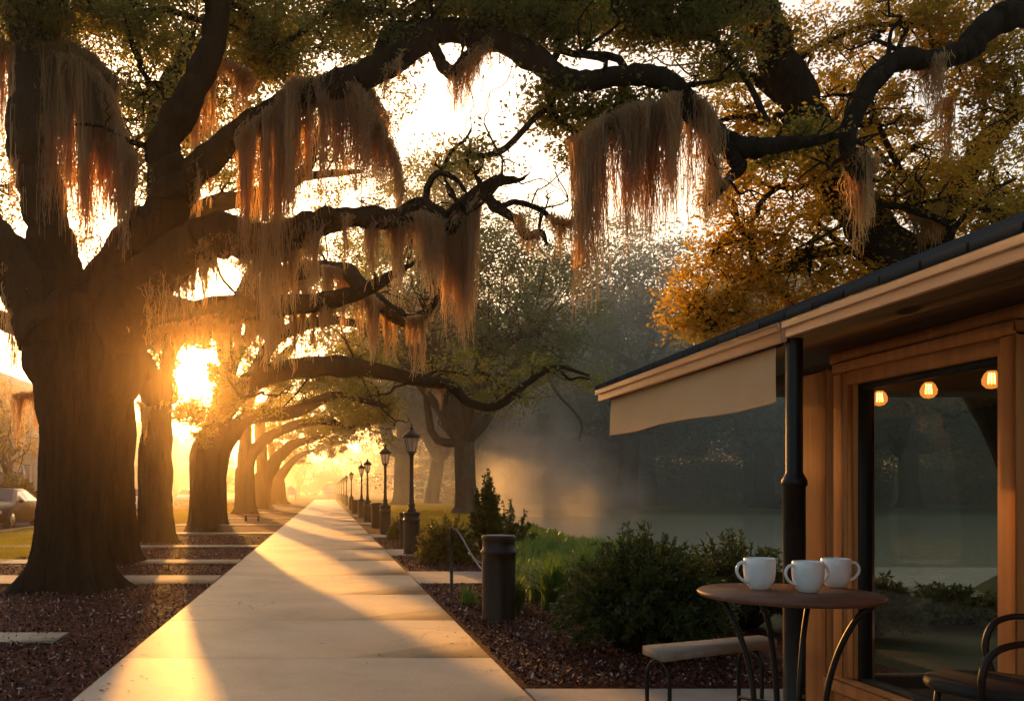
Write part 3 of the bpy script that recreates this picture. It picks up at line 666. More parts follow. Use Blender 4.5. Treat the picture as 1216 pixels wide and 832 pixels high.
# moss on the near oak
D1 = [
 (11.0, [(285, 160), (310, 143), (345, 122)], [330, 432, 400], 9),
 (10.9, [(330, 120), (352, 100), (395, 98), (430, 118), (452, 150), (472, 195), (476, 222)], [300, 262, 240, 235, 240, 250, 262], 11),
 (10.95, [(360, 112), (400, 108), (440, 110), (462, 150)], [262, 250, 248, 250], 9),
 (11.8, [(205, 130), (235, 100), (268, 78), (300, 92)], [232, 262, 205, 140], 8),
 (11.6, [(225, 205), (250, 190)], [280, 250], 8),
 (11.9, [(52, 60), (80, 55), (110, 70), (135, 95)], [270, 330, 300, 260], 14),
 (11.8, [(70, 70), (100, 80), (130, 110), (160, 190)], [240, 330, 330, 300], 12),
 (12.0, [(-5, 50), (20, 60), (45, 75)], [210, 290, 200], 10),
 (12.2, [(8, 318), (28, 330), (44, 345)], [500, 420, 380], 7),
 (12.0, [(150, 372), (190, 330), (240, 300)], [408, 402, 380], 9), (11.8, [(170, 350), (205, 318), (250, 296)], [420, 390, 372], 8),
 (11.5, [(232, 296), (262, 285), (300, 288)], [352, 362, 355], 10),
 (11.4, [(290, 288), (320, 290), (350, 280)], [360, 440, 372], 10),
 (11.2, [(350, 276), (368, 270), (380, 265)], [330, 360, 380], 9),
 (11.1, [(408, 262), (418, 262)], [330, 325], 8),
 (11.05, [(436, 264), (455, 268), (475, 268), (502, 258)], [345, 350, 362, 330], 12),
 (10.85, [(498, 256), (520, 266), (545, 264), (562, 240), (566, 235)], [330, 375, 425, 410, 330], 13),
 (10.8, [(510, 264), (530, 268), (556, 256)], [380, 430, 425], 11),
 (10.8, [(612, 264), (628, 284), (642, 280)], [288, 314, 300], 7),
 (10.8, [(650, 260), (672, 268), (684, 262)], [286, 318, 300], 7),
 (10.7, [(455, 90), (468, 80), (476, 75)], [140, 158, 120], 8),
 (10.5, [(534, 88), (552, 78), (566, 64), (582, 55)], [140, 152, 120, 100], 8),
 (10.2, [(688, 165), (705, 150), (740, 135), (785, 128), (815, 122)], [392, 360, 350, 285, 215], 10),
 (10.1, [(684, 172), (700, 158), (712, 150)], [395, 390, 330], 8),
 (10.1, [(740, 140), (765, 132), (800, 125)], [345, 300, 280], 9),
 (10.0, [(812, 122), (830, 128), (850, 160)], [270, 292, 280], 11),
 (10.0, [(842, 222), (856, 222), (864, 216)], [280, 292, 270], 9),
 (11.5, [(380, -15), (398, -15)], [45, 40], 8),
]
for k, (Yd, pts, prof, dn) in enumerate(D1): drape(T1, Yd, pts, prof, dens=dn, seed=k, base=B1)
# leaf masses carried by the near oak
L1 = [
 (25, 25, 12, 75, 60, 90), (60, -10, 11.6, 90, 40, 80), (150, 20, 12.5, 70, 34, 50), (320, 60, 12, 46, 34, 60), (300, 20, 12, 60, 30, 40), (180, 100, 12.6, 60, 60, 40),
 (410, 8, 11, 60, 26, 46), (520, 0, 10.8, 70, 26, 60), (468, 50, 10.9, 34, 20, 20), (590, 22, 10.5, 60, 22, 50), (660, 20, 10.4, 60, 40, 70), (735, 22, 11.4, 70, 34, 90), (800, 22, 11.3, 60, 34, 70),
 (775, 128, 10.6, 40, 14, 22), (655, 128, 10.7, 42, 24, 36), (690, 165, 10.6, 30, 20, 18), (725, 132, 10.6, 36, 20, 28), (862, 62, 11.2, 30, 34, 34), (945, 165, 10.6, 34, 20, 24), (910, 188, 10.6, 24, 12, 10),
 (640, -20, 11.2, 120, 26, 90), (820, -14, 11.2, 120, 26, 100), (556, 185, 10.8, 26, 26, 10), (250, -20, 11.5, 120, 26, 60)]
foliage(T1, L1, 'leaf', base=B1, seed=11, leaf=.060, per=78, rc=.27)

# ------------------------------------------------------------------ second tree and the row along the path
def row_tree(k, X, Y, r, label, limbs, moss, lobes, crown=None, toph=4.2, dx=0, leaf=.09, lmat='leaf'):
    b = (X, Y, 0); e = empty('live_oak', b, label, 'tree', 'live oaks lining the left of the path')
    root_trunk(e, b, r, toph, dx, 40+k, n=150 if k < 5 else 40, flare=.7, rtop=.92)
    s_ = Y/F; xb, yb = VX+X/s_, VY+(H-toph*.3)/s_
    limbs = [[(xb+(q[0][0]-xb)*.25, yb, Y, min(q[0][3]*1.05, r*.8/s_))]+q if (abs(q[0][0]-xb) < 42 and q[0][1] > 400) else q for q in limbs]
    for q in limbs: limb(e, q, base=b, n=12, sub=4, seed=k)
    for j, (Yd, pts, prof, dn) in enumerate(moss): drape(e, Yd, pts, prof, dens=dn, seed=j+k*50, base=b, tuft=8)
    if lobes: foliage(e, lobes, lmat, base=b, seed=60+k, leaf=leaf, per=84, rc=.48, frac=.5 if k < 5 else .32)
    return e
row_tree(2, -4.12, 16.6, .50, 'second dark live oak trunk close behind the nearest oak', [
   [(136, 440, 16.6, 27), (165, 390, 16.6, 24), (235, 372, 16.4, 17), (300, 366, 16.2, 15), (360, 360, 16, 11), (412, 352, 15.8, 10), (450, 336, 15.8, 7), (480, 318, 15.8, 4)],
   [(120, 440, 16.6, 30), (158, 350, 16.6, 22), (186, 270, 16.8, 17), (188, 190, 17, 14), (190, 120, 17, 12), (215, 70, 17, 9)],
   [(132, 430, 16.6, 26), (170, 320, 16.4, 22), (240, 250, 16, 12), (300, 235, 15.8, 10), (360, 205, 15.6, 8), (372, 170, 15.6, 6)],
   [(90, 440, 16.6, 30), (40, 400, 16.8, 14), (0, 380, 17, 10), (-60, 350, 17, 6)]],
  [(16.3, [(185, 392), (235, 382), (290, 372), (340, 366), (400, 360)], [432, 425, 436, 450, 425], 13), (16.2, [(240, 380), (290, 372), (330, 366)], [420, 430, 440], 9), (16, [(370, 362), (410, 356)], [420, 400], 8), (16.8, [(18, 470), (40, 468), (52, 466)], [540, 530, 500], 6)],
  [(150, 180, 17, 90, 80, 60), (60, 60, 17.5, 120, 80, 80), (240, 120, 17.5, 80, 60, 55), (340, 60, 17, 90, 50, 50), (10, 220, 17.5, 60, 60, 26), (120, 20, 18, 120, 50, 90), (250, 40, 18, 100, 50, 80), (380, 40, 18, 90, 40, 60), (200, 190, 18, 80, 50, 40)], toph=3.6)
row_tree(3, -4.5, 23.2, .44, 'third oak in the row with a leaning fork beside the sun glare', [
   [(184, 520, 23.2, 16), (180, 460, 23.2, 15), (160, 420, 23, 15), (130, 380, 23, 12)],
   [(190, 520, 23.2, 16), (196, 450, 23.3, 9), (215, 395, 23.3, 12), (262, 378, 23, 12), (330, 330, 21.5, 11), (400, 320, 19, 10), (440, 350, 18, 10), (480, 380, 17.4, 9), (505, 372, 17.2, 6), (522, 350, 17, 3)],
   [(330, 330, 23, 9), (300, 260, 23.2, 8), (330, 215, 23.4, 7), (372, 208, 23.4, 5), (420, 204, 23.4, 3)],
   [(330, 240, 23.2, 5), (350, 190, 23.4, 4), (372, 168, 23.4, 3), (398, 172, 23.4, 2)]],
  [(18.6, [(384, 318), (410, 325), (438, 348)], [395, 400, 420], 9), (17.6, [(440, 352), (470, 378), (500, 376), (516, 358)], [430, 440, 400, 380], 12), (17.2, [(484, 380), (500, 378), (514, 360)], [455, 460, 430], 9),
   (23.1, [(164, 478), (180, 486), (194, 478)], [540, 552, 530], 7), (22.8, [(290, 350), (330, 335), (370, 328)], [400, 430, 395], 8), (22.8, [(255, 385), (300, 358), (340, 335)], [425, 430, 420], 11)],
  [(300, 180, 24, 90, 70, 60), (390, 110, 24, 70, 50, 45), (200, 300, 24.5, 60, 50, 24), (330, 400, 24.5, 60, 40, 24), (120, 300, 25, 60, 60, 24), (205, 400, 25, 60, 22, 40), (262, 408, 25, 40, 26, 26), (180, 440, 25, 30, 30, 20), (285, 470, 25.5, 34, 30, 22), (330, 470, 26, 40, 24, 20), (250, 60, 25, 90, 50, 40), (360, 160, 25, 90, 60, 70), (440, 130, 26, 60, 60, 50), (270, 240, 25, 70, 50, 40), (120, 120, 26, 120, 70, 60)], toph=3.2, dx=-.05, leaf=.1)
row_tree(4, -4.12, 29.2, .44, 'fourth oak trunk in the row just right of the sun glare', [
   [(244, 540, 29.2, 13), (268, 486, 29.2, 13), (296, 455, 29.2, 12), (340, 440, 29, 12), (400, 434, 28.6, 11), (450, 440, 28.2, 9), (500, 452, 28, 7), (535, 458, 28, 6), (556, 478, 27.8, 5), (590, 482, 27.6, 5), (622, 458, 27.5, 4), (660, 436, 27.5, 3), (700, 446, 27.5, 1.5)],
   [(246, 540, 29.2, 12), (268, 450, 29.6, 9), (268, 400, 29.6, 9), (296, 330, 29.8, 8), (330, 290, 30, 6), (400, 270, 30, 4)],
   [(300, 450, 29, 10), (330, 400, 29, 8), (390, 380, 29, 6), (440, 390, 29, 4)]],
  [(28.3, [(505, 456), (530, 460)], [505, 510], 7), (29, [(280, 452), (330, 444)], [480, 478], 6)],
  [(400, 330, 30, 80, 60, 60), (330, 260, 31, 80, 60, 50), (440, 470, 29, 50, 28, 26), (360, 480, 30, 60, 22, 20), (520, 440, 29, 70, 40, 40), (600, 460, 28.5, 60, 40, 36), (655, 436, 27.6, 34, 18, 22), (700, 450, 27.6, 24, 14, 12), (545, 470, 28, 34, 14, 16)], toph=3.2, leaf=.11)
T3 = [o for o in bpy.data.objects if o.get('label', '').startswith('third oak in')][0]
foliage(T3, [(200, 402, 25, 34, 16, 30), (252, 398, 25.5, 34, 18, 30), (196, 466, 24.5, 16, 26, 26), (264, 470, 26, 18, 34, 30), (228, 388, 25, 44, 12, 30), (228, 490, 26, 26, 14, 30), (212, 440, 25.5, 8, 16, 8), (250, 440, 25.5, 9, 16, 10), (240, 516, 27, 14, 12, 10)], 'leaf', base=(-4.5, 23.2, 0), seed=91, leaf=.1, per=90, rc=.32, beams=False, twig=False)
row_tree(5, -4.5, 36, .42, 'fifth oak in the row, orange in the haze with a broad trunk', [
   [(262, 540, 36, 11), (292, 498, 36, 9), (345, 490, 36, 8), (400, 470, 36, 5), (450, 480, 36, 3)],
   [(260, 530, 36, 10), (276, 430, 36.4, 8), (330, 360, 36.5, 6), (360, 290, 36.5, 4)]],
  [], [(420, 420, 37, 70, 50, 55), (360, 330, 38, 90, 60, 60), (430, 240, 38, 80, 70, 60), (330, 490, 37, 60, 24, 20), (470, 500, 36, 50, 26, 26)], toph=3.4, leaf=.13)
row_tree(6, -4.8, 52, .6, 'sixth oak in the row, pale amber trunk where the mulch bed narrows', [
   [(294, 545, 52, 9), (324, 516, 52, 6), (370, 500, 52, 5), (410, 505, 52, 3)], [(290, 540, 52, 8), (298, 470, 52, 6), (340, 420, 52, 5)]],
  [], [(370, 470, 53, 60, 34, 50), (340, 400, 54, 80, 50, 55), (420, 350, 54, 60, 60, 46), (300, 500, 54, 40, 20, 14)], toph=3.2, leaf=.17)
row_tree(7, -5.0, 68, .7, 'seventh oak in the row, faint and hazy near the end of the mulch', [
   [(318, 560, 68, 9), (345, 530, 68, 6), (375, 520, 68, 3)], [(312, 555, 68, 8), (310, 500, 68, 6), (330, 460, 68, 4)]],
  [], [(350, 510, 69, 50, 26, 50), (320, 460, 70, 60, 40, 40), (390, 440, 70, 50, 50, 40)], toph=3.0, leaf=.2)
row_tree(8, -5.2, 92, 1.0, 'farthest oak of the left row, almost lost in bright haze', [
   [(330, 570, 92, 6), (350, 545, 92, 4), (370, 535, 92, 2)], [(328, 570, 92, 6), (322, 530, 92, 4)]],
  [], [(350, 530, 93, 38, 20, 50), (330, 500, 95, 50, 30, 40), (380, 490, 95, 36, 36, 30)], toph=3.0, leaf=.24)

for (who, base_, lobes_, lf) in (('fourth oak trunk', (-4.12, 29.2, 0), [(280, 420, 30, 30, 12, 16), (330, 300, 31, 60, 40, 50), (420, 425, 30, 40, 12, 22)], .1),
    ('fifth oak', (-4.5, 36, 0), [(330, 440, 37, 50, 18, 44), (400, 445, 38, 46, 18, 40), (290, 455, 37, 26, 12, 18), (380, 350, 38, 60, 40, 50), (440, 488, 37, 36, 20, 34), (415, 470, 37, 30, 14, 24)], .12),
    ('sixth oak', (-4.8, 52, 0), [(340, 455, 53, 44, 14, 44), (395, 462, 53, 40, 14, 40), (430, 420, 54, 50, 24, 40), (410, 500, 53, 34, 16, 40), (445, 480, 53, 34, 20, 30)], .16),
    ('seventh oak', (-5.0, 68, 0), [(395, 512, 69, 36, 14, 44), (350, 482, 69, 50, 12, 44), (420, 480, 69, 40, 24, 40)], .2), ('farthest oak', (-5.2, 92, 0), [(388, 530, 93, 28, 12, 34), (350, 512, 93, 40, 10, 44), (390, 500, 93, 44, 18, 44)], .24)):
    tr_ = [o for o in bpy.data.objects if o.get('label', '').startswith(who)][0]
    foliage(tr_, lobes_, 'leaf', base=base_, seed=len(who), leaf=lf, per=84, rc=.5, beams=False, twig=False)

# ------------------------------------------------------------------ right-hand golden oak (stands behind the cafe)
bR = (11.4, 13.6, 0)
TR = empty('golden_oak', bR, 'tall oak behind the cafe with golden backlit leaves above the roof', 'tree')
MB().tube([(0, 0, -.1), (0, 0, .3), (-.4, 0, 1.6), (-1.2, 0, 3.2), P(1090, 330, 13.2)-np.array(bR)], [.7, .5, .42, .38, .34], n=24, sub=6, bark=.06, rng=np.random.default_rng(5)).build('trunk', M['bark'], TR, True)
RL = [
 [(1090, 330, 13.2, 26), (1040, 275, 13, 24), (990, 205, 12.8, 23), (955, 130, 12.5, 22), (925, 70, 12.3, 21), (900, 18, 12, 20), (870, 8, 11.8, 18), (830, 28, 11.6, 16), (785, 36, 11.5, 12), (740, 22, 11.4, 9), (700, 10, 11.4, 6)],
 [(1300, 20, 11, 20), (1216, 14, 10.8, 18), (1180, 26, 10.8, 16), (1148, 58, 10.8, 14), (1115, 70, 10.8, 12), (1065, 72, 10.7, 12), (1035, 96, 10.6, 11), (1018, 130, 10.6, 10), (1006, 165, 10.6, 10), (1016, 205, 10.6, 8), (1030, 210, 10.6, 4)],
 [(1090, 330, 13.2, 18), (1130, 240, 13.4, 14), (1165, 180, 13.6, 14), (1200, 140, 13.8, 12), (1260, 90, 14, 9)],
 [(960, 150, 12.5, 9), (905, 98, 12.8, 7), (870, 92, 12.8, 6), (830, 100, 12.8, 3)],
 [(980, 190, 12.8, 8), (920, 150, 13.2, 6), (880, 138, 13.3, 4), (840, 150, 13.4, 2)],
 [(1090, 330, 13.2, 12), (1130, 275, 12.6, 4), (1090, 252, 12.4, 4), (1050, 244, 12.3, 3), (1010, 262, 12.3, 2.5), (960, 290, 12.3, 1.5)],
 [(1130, 275, 12.6, 3), (1165, 235, 12.6, 3), (1200, 215, 12.6, 2)],
 [(1060, 300, 13.1, 8), (980, 300, 13.4, 4), (900, 330, 13.8, 3), (840, 360, 14, 1.5)]]
for q in RL: limb(TR, q, base=bR, n=14)
for k, (Yd, pts, prof, dn) in enumerate([
  (10.6, [(1006, 190), (1022, 188), (1040, 196)], [280, 300, 270], 12), (10.8, [(1092, 78), (1105, 74), (1116, 74)], [150, 165, 120], 9),
  (12.8, [(1086, 256), (1100, 262), (1120, 240)], [305, 302, 300], 10), (12.0, [(866, 20), (885, 20), (902, 30)], [55, 84, 60], 8), (12.6, [(1120, 120), (1140, 110)], [240, 230], 8)]):
    drape(TR, Yd, pts, prof, dens=dn, seed=k+300, base=bR)
foliage(TR, [(880, 270, 13.5, 60, 60, 30), (910, 330, 14, 90, 54, 44), (970, 260, 14, 100, 70, 40), (826, 380, 14.2, 36, 20, 16), (815, 355, 14.4, 24, 12, 8), (865, 225, 13.8, 30, 16, 14), (845, 300, 14, 26, 20, 14), (880, 180, 13.6, 50, 24, 22), (940, 380, 13.8, 50, 20, 30), (930, 220, 13, 80, 66, 50), (960, 300, 13.5, 110, 66, 64), (860, 350, 14, 70, 50, 60), (850, 385, 14, 50, 24, 26), (1050, 330, 13.8, 80, 50, 80), (1060, 200, 13.8, 80, 60, 80), (1180, 230, 13.5, 80, 60, 80), (1000, 110, 13.5, 60, 50, 36), (880, 130, 13.5, 60, 40, 36)], 'leaf_gold', base=bR, seed=21, leaf=.068, per=66, rc=.33)
foliage(TR, [(1160, 60, 12, 90, 44, 64), (1080, 30, 12, 70, 40, 46), (960, 60, 13, 60, 44, 36), (1200, 130, 12, 50, 60, 50), (1040, 140, 12.6, 60, 44, 40), (900, 40, 12, 50, 30, 24), (1090, 240, 12.6, 60, 44, 34), (980, 180, 12, 44, 40, 36), (1190, 260, 12.5, 50, 40, 40), (1130, -10, 12, 140, 30, 60)], 'leaf_mix', base=bR, seed=22, leaf=.062, per=76, rc=.27)

# ------------------------------------------------------------------ far trees
G_lake = 'dark oaks on the far lake shore'; G_mid = 'hazy oaks on the lawn left of the lake'; G_back = 'faint trees far behind the shore'
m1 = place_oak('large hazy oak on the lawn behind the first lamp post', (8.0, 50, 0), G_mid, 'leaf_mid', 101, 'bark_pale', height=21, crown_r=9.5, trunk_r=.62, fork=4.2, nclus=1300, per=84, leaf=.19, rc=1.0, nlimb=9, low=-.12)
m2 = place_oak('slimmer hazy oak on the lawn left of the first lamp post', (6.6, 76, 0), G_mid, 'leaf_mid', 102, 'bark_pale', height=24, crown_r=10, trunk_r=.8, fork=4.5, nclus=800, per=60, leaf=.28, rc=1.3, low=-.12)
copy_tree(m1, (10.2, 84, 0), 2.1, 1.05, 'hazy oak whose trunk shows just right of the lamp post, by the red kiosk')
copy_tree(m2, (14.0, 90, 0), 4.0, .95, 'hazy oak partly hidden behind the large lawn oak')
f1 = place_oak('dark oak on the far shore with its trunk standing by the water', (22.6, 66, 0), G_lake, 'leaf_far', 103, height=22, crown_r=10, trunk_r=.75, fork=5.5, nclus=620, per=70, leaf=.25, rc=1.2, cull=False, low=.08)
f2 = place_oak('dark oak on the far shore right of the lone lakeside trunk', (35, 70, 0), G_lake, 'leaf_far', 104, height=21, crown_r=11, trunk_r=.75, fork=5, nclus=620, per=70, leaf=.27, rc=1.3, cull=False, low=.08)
for (x, y, s, rz, l) in [(29.5, 80, .95, 2, 'dark oak behind the lone lakeside trunk'), (48, 72, 1.0, 1, 'dark oak on the far shore seen left of the corner post'), (61, 71, 1.05, 3.5, 'dark oak on the far shore seen through the cafe window'), (72, 77, 1.0, 5, 'dark oak behind the water at the right of the window'), (21.5, 84, .95, .5, 'dark oak rising behind the mist over the lake'), (42, 86, 1.1, 2.7, 'tall dark oak behind the far shore, above the awning')]:
    copy_tree(f1 if rz > 2.2 else f2, (x, y, 0), rz, s, l)
bk = []
rg = random.Random(4)
spots = [(26, 112, 1.35), (40, 118, 1.3), (55, 105, 1.3), (70, 112, 1.2), (88, 100, 1.2), (20, 125, 1.2), (34, 150, .9), (-6, 185, .55), (24, 190, .9), (-24, 150, .5), (-16, 135, .4), (-38, 120, .6), (-36, 185, .6), (-28, 165, .5), (100, 130, 1.4), (20, 160, 1.3), (-14, 215, .6), (2, 225, .7), (16, 220, 1.1), (36, 170, 1.4), (-48, 210, .7), (-60, 230, .8), (-9, 240, .6)]
for (x, y, s) in spots:
    src = [m1, m2, f1, f2][rg.randrange(4)]
    c = copy_tree(src, (x, y, 0), rg.uniform(0, 6.28), s, 'pale tree fading into the haze far behind the lake and lawn'); c['group'] = G_back

# undergrowth that closes the far shore and the end of the avenue
def undergrowth(name, line, n, hgt, seed, label, mat='leaf_far', leaf=.3, spread=5):
    rng = np.random.default_rng(seed); line = np.array(line, float); d = np.concatenate([[0], np.cumsum(np.hypot(*np.diff(line, axis=0).T))]); u = rng.random(n)*d[-1]
    x = np.interp(u, d, line[:, 0])+rng.normal(size=n)*spread; y = np.interp(u, d, line[:, 1])+rng.normal(size=n)*spread
    hh = hgt*(.6+.25*np.sin(u*.21+seed)+.25*np.sin(u*.083+2*seed)+.12*np.sin(u*.6))
    z = hh*rng.random(n)**.8
    L = gauss_leaf_points(np.stack([x, y, z], -1), 1.0, 26, rng, .6); L[:, 2] = np.abs(L[:, 2])
    V, Fq = leaves(L, leaf, rng); o = link(name, np_mesh(name, V, [Fq]), M[mat]); tag(o, label, 'undergrowth', kind='stuff')
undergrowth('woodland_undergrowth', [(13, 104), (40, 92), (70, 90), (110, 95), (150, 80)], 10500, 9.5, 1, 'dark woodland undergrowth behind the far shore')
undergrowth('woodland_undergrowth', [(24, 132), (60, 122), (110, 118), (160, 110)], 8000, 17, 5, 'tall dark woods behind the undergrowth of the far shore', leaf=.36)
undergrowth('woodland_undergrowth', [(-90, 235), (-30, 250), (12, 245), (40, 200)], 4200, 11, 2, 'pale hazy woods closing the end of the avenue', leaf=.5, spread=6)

# ------------------------------------------------------------------ shrubs and grasses
def shrub(name, label, cx_, cy_, rx, ry, h, ns, nl, lsize, mat, seed, cat='shrub', group=None, lean=.0, narrow=.35, droop=.25, stem_r=.006, lowfill=.0):
    rng = np.random.default_rng(seed); e = empty(name, (cx_, cy_, 0), label, cat, group); st = MB(); pts = []; dirs = []
    for k in range(ns):
        a = rng.uniform(0, 6.28); u = rng.random()**.5; el = rng.uniform(0, 1)
        zt = h*(1-.55*u**2)*rng.uniform(.45, 1.08)*(1-lowfill*rng.random()); tip = np.array([math.cos(a)*rx*u, math.sin(a)*ry*u, zt])
        b0 = np.array([math.cos(a)*rx*.25*u, math.sin(a)*ry*.25*u, 0]); mid = (b0+tip)/2; mid[2] += h*.12; tip[2] -= droop*h*u*.3
        p = catmull(np.array([b0, mid, tip]), 5)
        st.tube([b0, mid, tip], [stem_r, stem_r*.7, stem_r*.3], n=3, sub=3, cap=False)
        t = rng.uniform(.3, 1.0, nl)**.7*(len(p)-1); i0 = np.minimum(t.astype(int), len(p)-2); f = (t-i0)[:, None]
        q = p[i0]*(1-f)+p[i0+1]*f; d = p[np.minimum(i0+1, len(p)-1)]-p[i0]; d /= np.maximum(np.linalg.norm(d, axis=1, keepdims=True), 1e-6)
        pts.append(q); dirs.append(d)
    Q = np.vstack(pts); D = np.vstack(dirs); n = len(Q)
    side = rng.normal(size=(n, 3)); side /= np.linalg.norm(side, axis=1, keepdims=True)
    t = D*.6+side*.8+np.array([0, 0, -.05]); t /= np.linalg.norm(t, axis=1, keepdims=True)
    b = np.cross(t, rng.normal(size=(n, 3))); b /= np.maximum(np.linalg.norm(b, axis=1, keepdims=True), 1e-6)
    s = lsize*rng.uniform(.6, 1.3, (n, 1))
    V = np.stack([Q, Q+t*s*.5+b*s*narrow*.5, Q+t*s, Q+t*s*.5-b*s*narrow*.5], 1).reshape(-1, 3); V[:, 2] = np.maximum(V[:, 2], .01)
    st.build('stems', M['bark'], e); link('foliage', np_mesh('foliage', V, [np.arange(4*n).reshape(-1, 4)]), M[mat], e)
    return e
shrub('feathery_shrub', 'large dark feathery shrub in front of the bench, beside the cafe table', 2.72, 7.5, .78, .7, 1.08, 620, 60, .055, 'shrub', 1, narrow=.3)
shrub('feathery_shrub', 'smaller dark shrub behind the black post at the edge of the lake', 4.15, 8.9, .8, .6, .95, 380, 50, .06, 'shrub', 2, narrow=.3)
shrub('feathery_shrub', 'low shrub spreading between the big shrub and the lake grass', 3.5, 9.6, .8, .5, .8, 260, 45, .06, 'shrub', 12, narrow=.3)
shrub('round_shrub', 'round clipped green shrub between the first lamp post and the black bollard', 2.28, 16.4, .62, .6, 1.12, 420, 80, .045, 'shrub_gold', 3, narrow=.6, droop=.1, lowfill=.85)
shrub('upright_shrub', 'tall narrow green shrub right of the round clipped shrub', 3.3, 18, .36, .36, 1.75, 200, 90, .06, 'shrub', 4, narrow=.5, droop=0)
shrub('leggy_shrub', 'thin leggy shrub with open twigs right of the tall narrow shrub', 3.75, 17.6, .5, .4, 1.2, 70, 60, .06, 'shrub', 5, narrow=.5, droop=0)
shrub('golden_shrub', 'small golden shrub between the first two lamp posts', 2.15, 24.6, .45, .45, .85, 220, 70, .055, 'shrub_gold', 6, narrow=.6, droop=.1, lowfill=.85)
shrub('window_shrub', 'dark shrub seen low through the left of the cafe window', 5.15, 8.4, .55, .5, .62, 320, 55, .06, 'shrub', 7, narrow=.3)
shrub('window_shrub', 'spreading low greenery seen low through the right of the cafe window', 6.5, 9.2, .9, .6, .40, 260, 50, .06, 'shrub', 8, narrow=.3)
shrub('street_shrub', 'dark rounded bush behind the brown car', -14.9+.5, 40.5, 1.3, 1.3, 2.1, 260, 60, .13, 'shrub', 9, narrow=.6, droop=0)

def blades(cx, cy, h, n, rng, spread=.5, w=.009, seg=5):
    a = rng.uniform(0, 6.28, n); out_ = rng.uniform(.15, 1, n)*spread; hh = h*rng.uniform(.6, 1.15, n)
    t = np.linspace(0, 1, seg+1)[None, :, None]; d = np.stack([np.cos(a), np.sin(a), np.zeros(n)], -1)[:, None]
    r0 = np.stack([cx+rng.normal(size=n)*.04, cy+rng.normal(size=n)*.04, np.zeros(n)], -1)[:, None]
    zz = hh[:, None, None]*(1.6*t-.75*t**2.2*(.5+out_[:, None, None]/spread*.6))
    p = r0+d*out_[:, None, None]*t**1.7+np.array([0, 0, 1.])*zz
    sd = np.stack([-np.sin(a), np.cos(a), np.zeros(n)], -1)[:, None]; ww = w*(1-t**2)+.0008
    V = np.stack([p-sd*ww, p+sd*ww], 2).reshape(-1, 3); k = (seg+1)*2
    i = np.arange(n)[:, None]*k; j = np.arange(seg)[None]*2
    return V, np.stack([i+j, i+j+1, i+j+3, i+j+2], -1).reshape(-1, 4)
rng = np.random.default_rng(77)
for (x, y, h, lab) in [(2.62, 10.1, .55, 'spiky green grass clump between the bollard and the big shrub'), (2.15, 10.0, .36, 'small spiky grass clump right beside the black bollard'), (3.3, 11.2, .55, 'spiky grass clump behind the big feathery shrub'), (1.72, 10.5, .22, 'tiny tuft of grass left of the black bollard')]:
    mb = MB(); V, Fq = blades(0, 0, h, 380 if h > .3 else 60, rng, spread=h*.95); mb.add(V, [Fq]); o = mb.build('grass_clump', M['grass'], None, True, loc=(x, y, .02)); tag(o, lab, 'grass clump')
mb = MB()
for k in range(520):
    y = rng.uniform(10.8, 26); xl = np.interp(y, [10, 14, 20, 26], [2.5, 2.8, 4.0, 4.4]); xr = np.interp(y, [10, 20, 26], [5.0, 5.6, 6.2])
    x = rng.uniform(xl, xr); V, Fq = blades(x, y, rng.uniform(.34, .52)*(1 if y < 16 else .8), 95, rng, spread=.34, w=.009+.0006*y, seg=4); mb.add(V, [Fq])
tag(mb.build('lakeside_grass', M['grass'], None, True), 'dense mass of long green grass along the lake bank', 'grass', kind='stuff')
# lawns
def lawn(name, x0, x1, y0, y1, n, h, seed, label):
    rng = np.random.default_rng(seed); u = rng.random(n); y = y0*(y1/y0)**u; x = rng.uniform(x0, x1, n); a = rng.uniform(0, 6.28, n)
    ok = lake_f(x, y) < -.2; x, y, a = x[ok], y[ok], a[ok]; n = len(x); w_ = .004*(1+y/10)[:, None]; hh = h*rng.uniform(.5, 1.3, n)*(1+y/60); b0 = np.stack([x, y, np.zeros(n)], -1); d = np.stack([np.cos(a), np.sin(a), np.zeros(n)], -1)
    tip = b0+np.stack([rng.normal(size=n)*.03, rng.normal(size=n)*.03, hh], -1)
    V = np.stack([b0-d*w_, b0+d*w_, tip], 1).reshape(-1, 3)
    o = link(name, np_mesh(name, V, [np.arange(3*n).reshape(-1, 3)]), M['lawn']); tag(o, label, 'grass', kind='stuff')
lawn('lawn_grass', -10.3, -6.1, 12, 75, 150000, .06, 1, 'sunlit golden grass strip between the oaks and the road')
lawn('lawn_grass', 2.6, 12, 30, 110, 90000, .08, 2, 'green lawn behind the lamp posts')
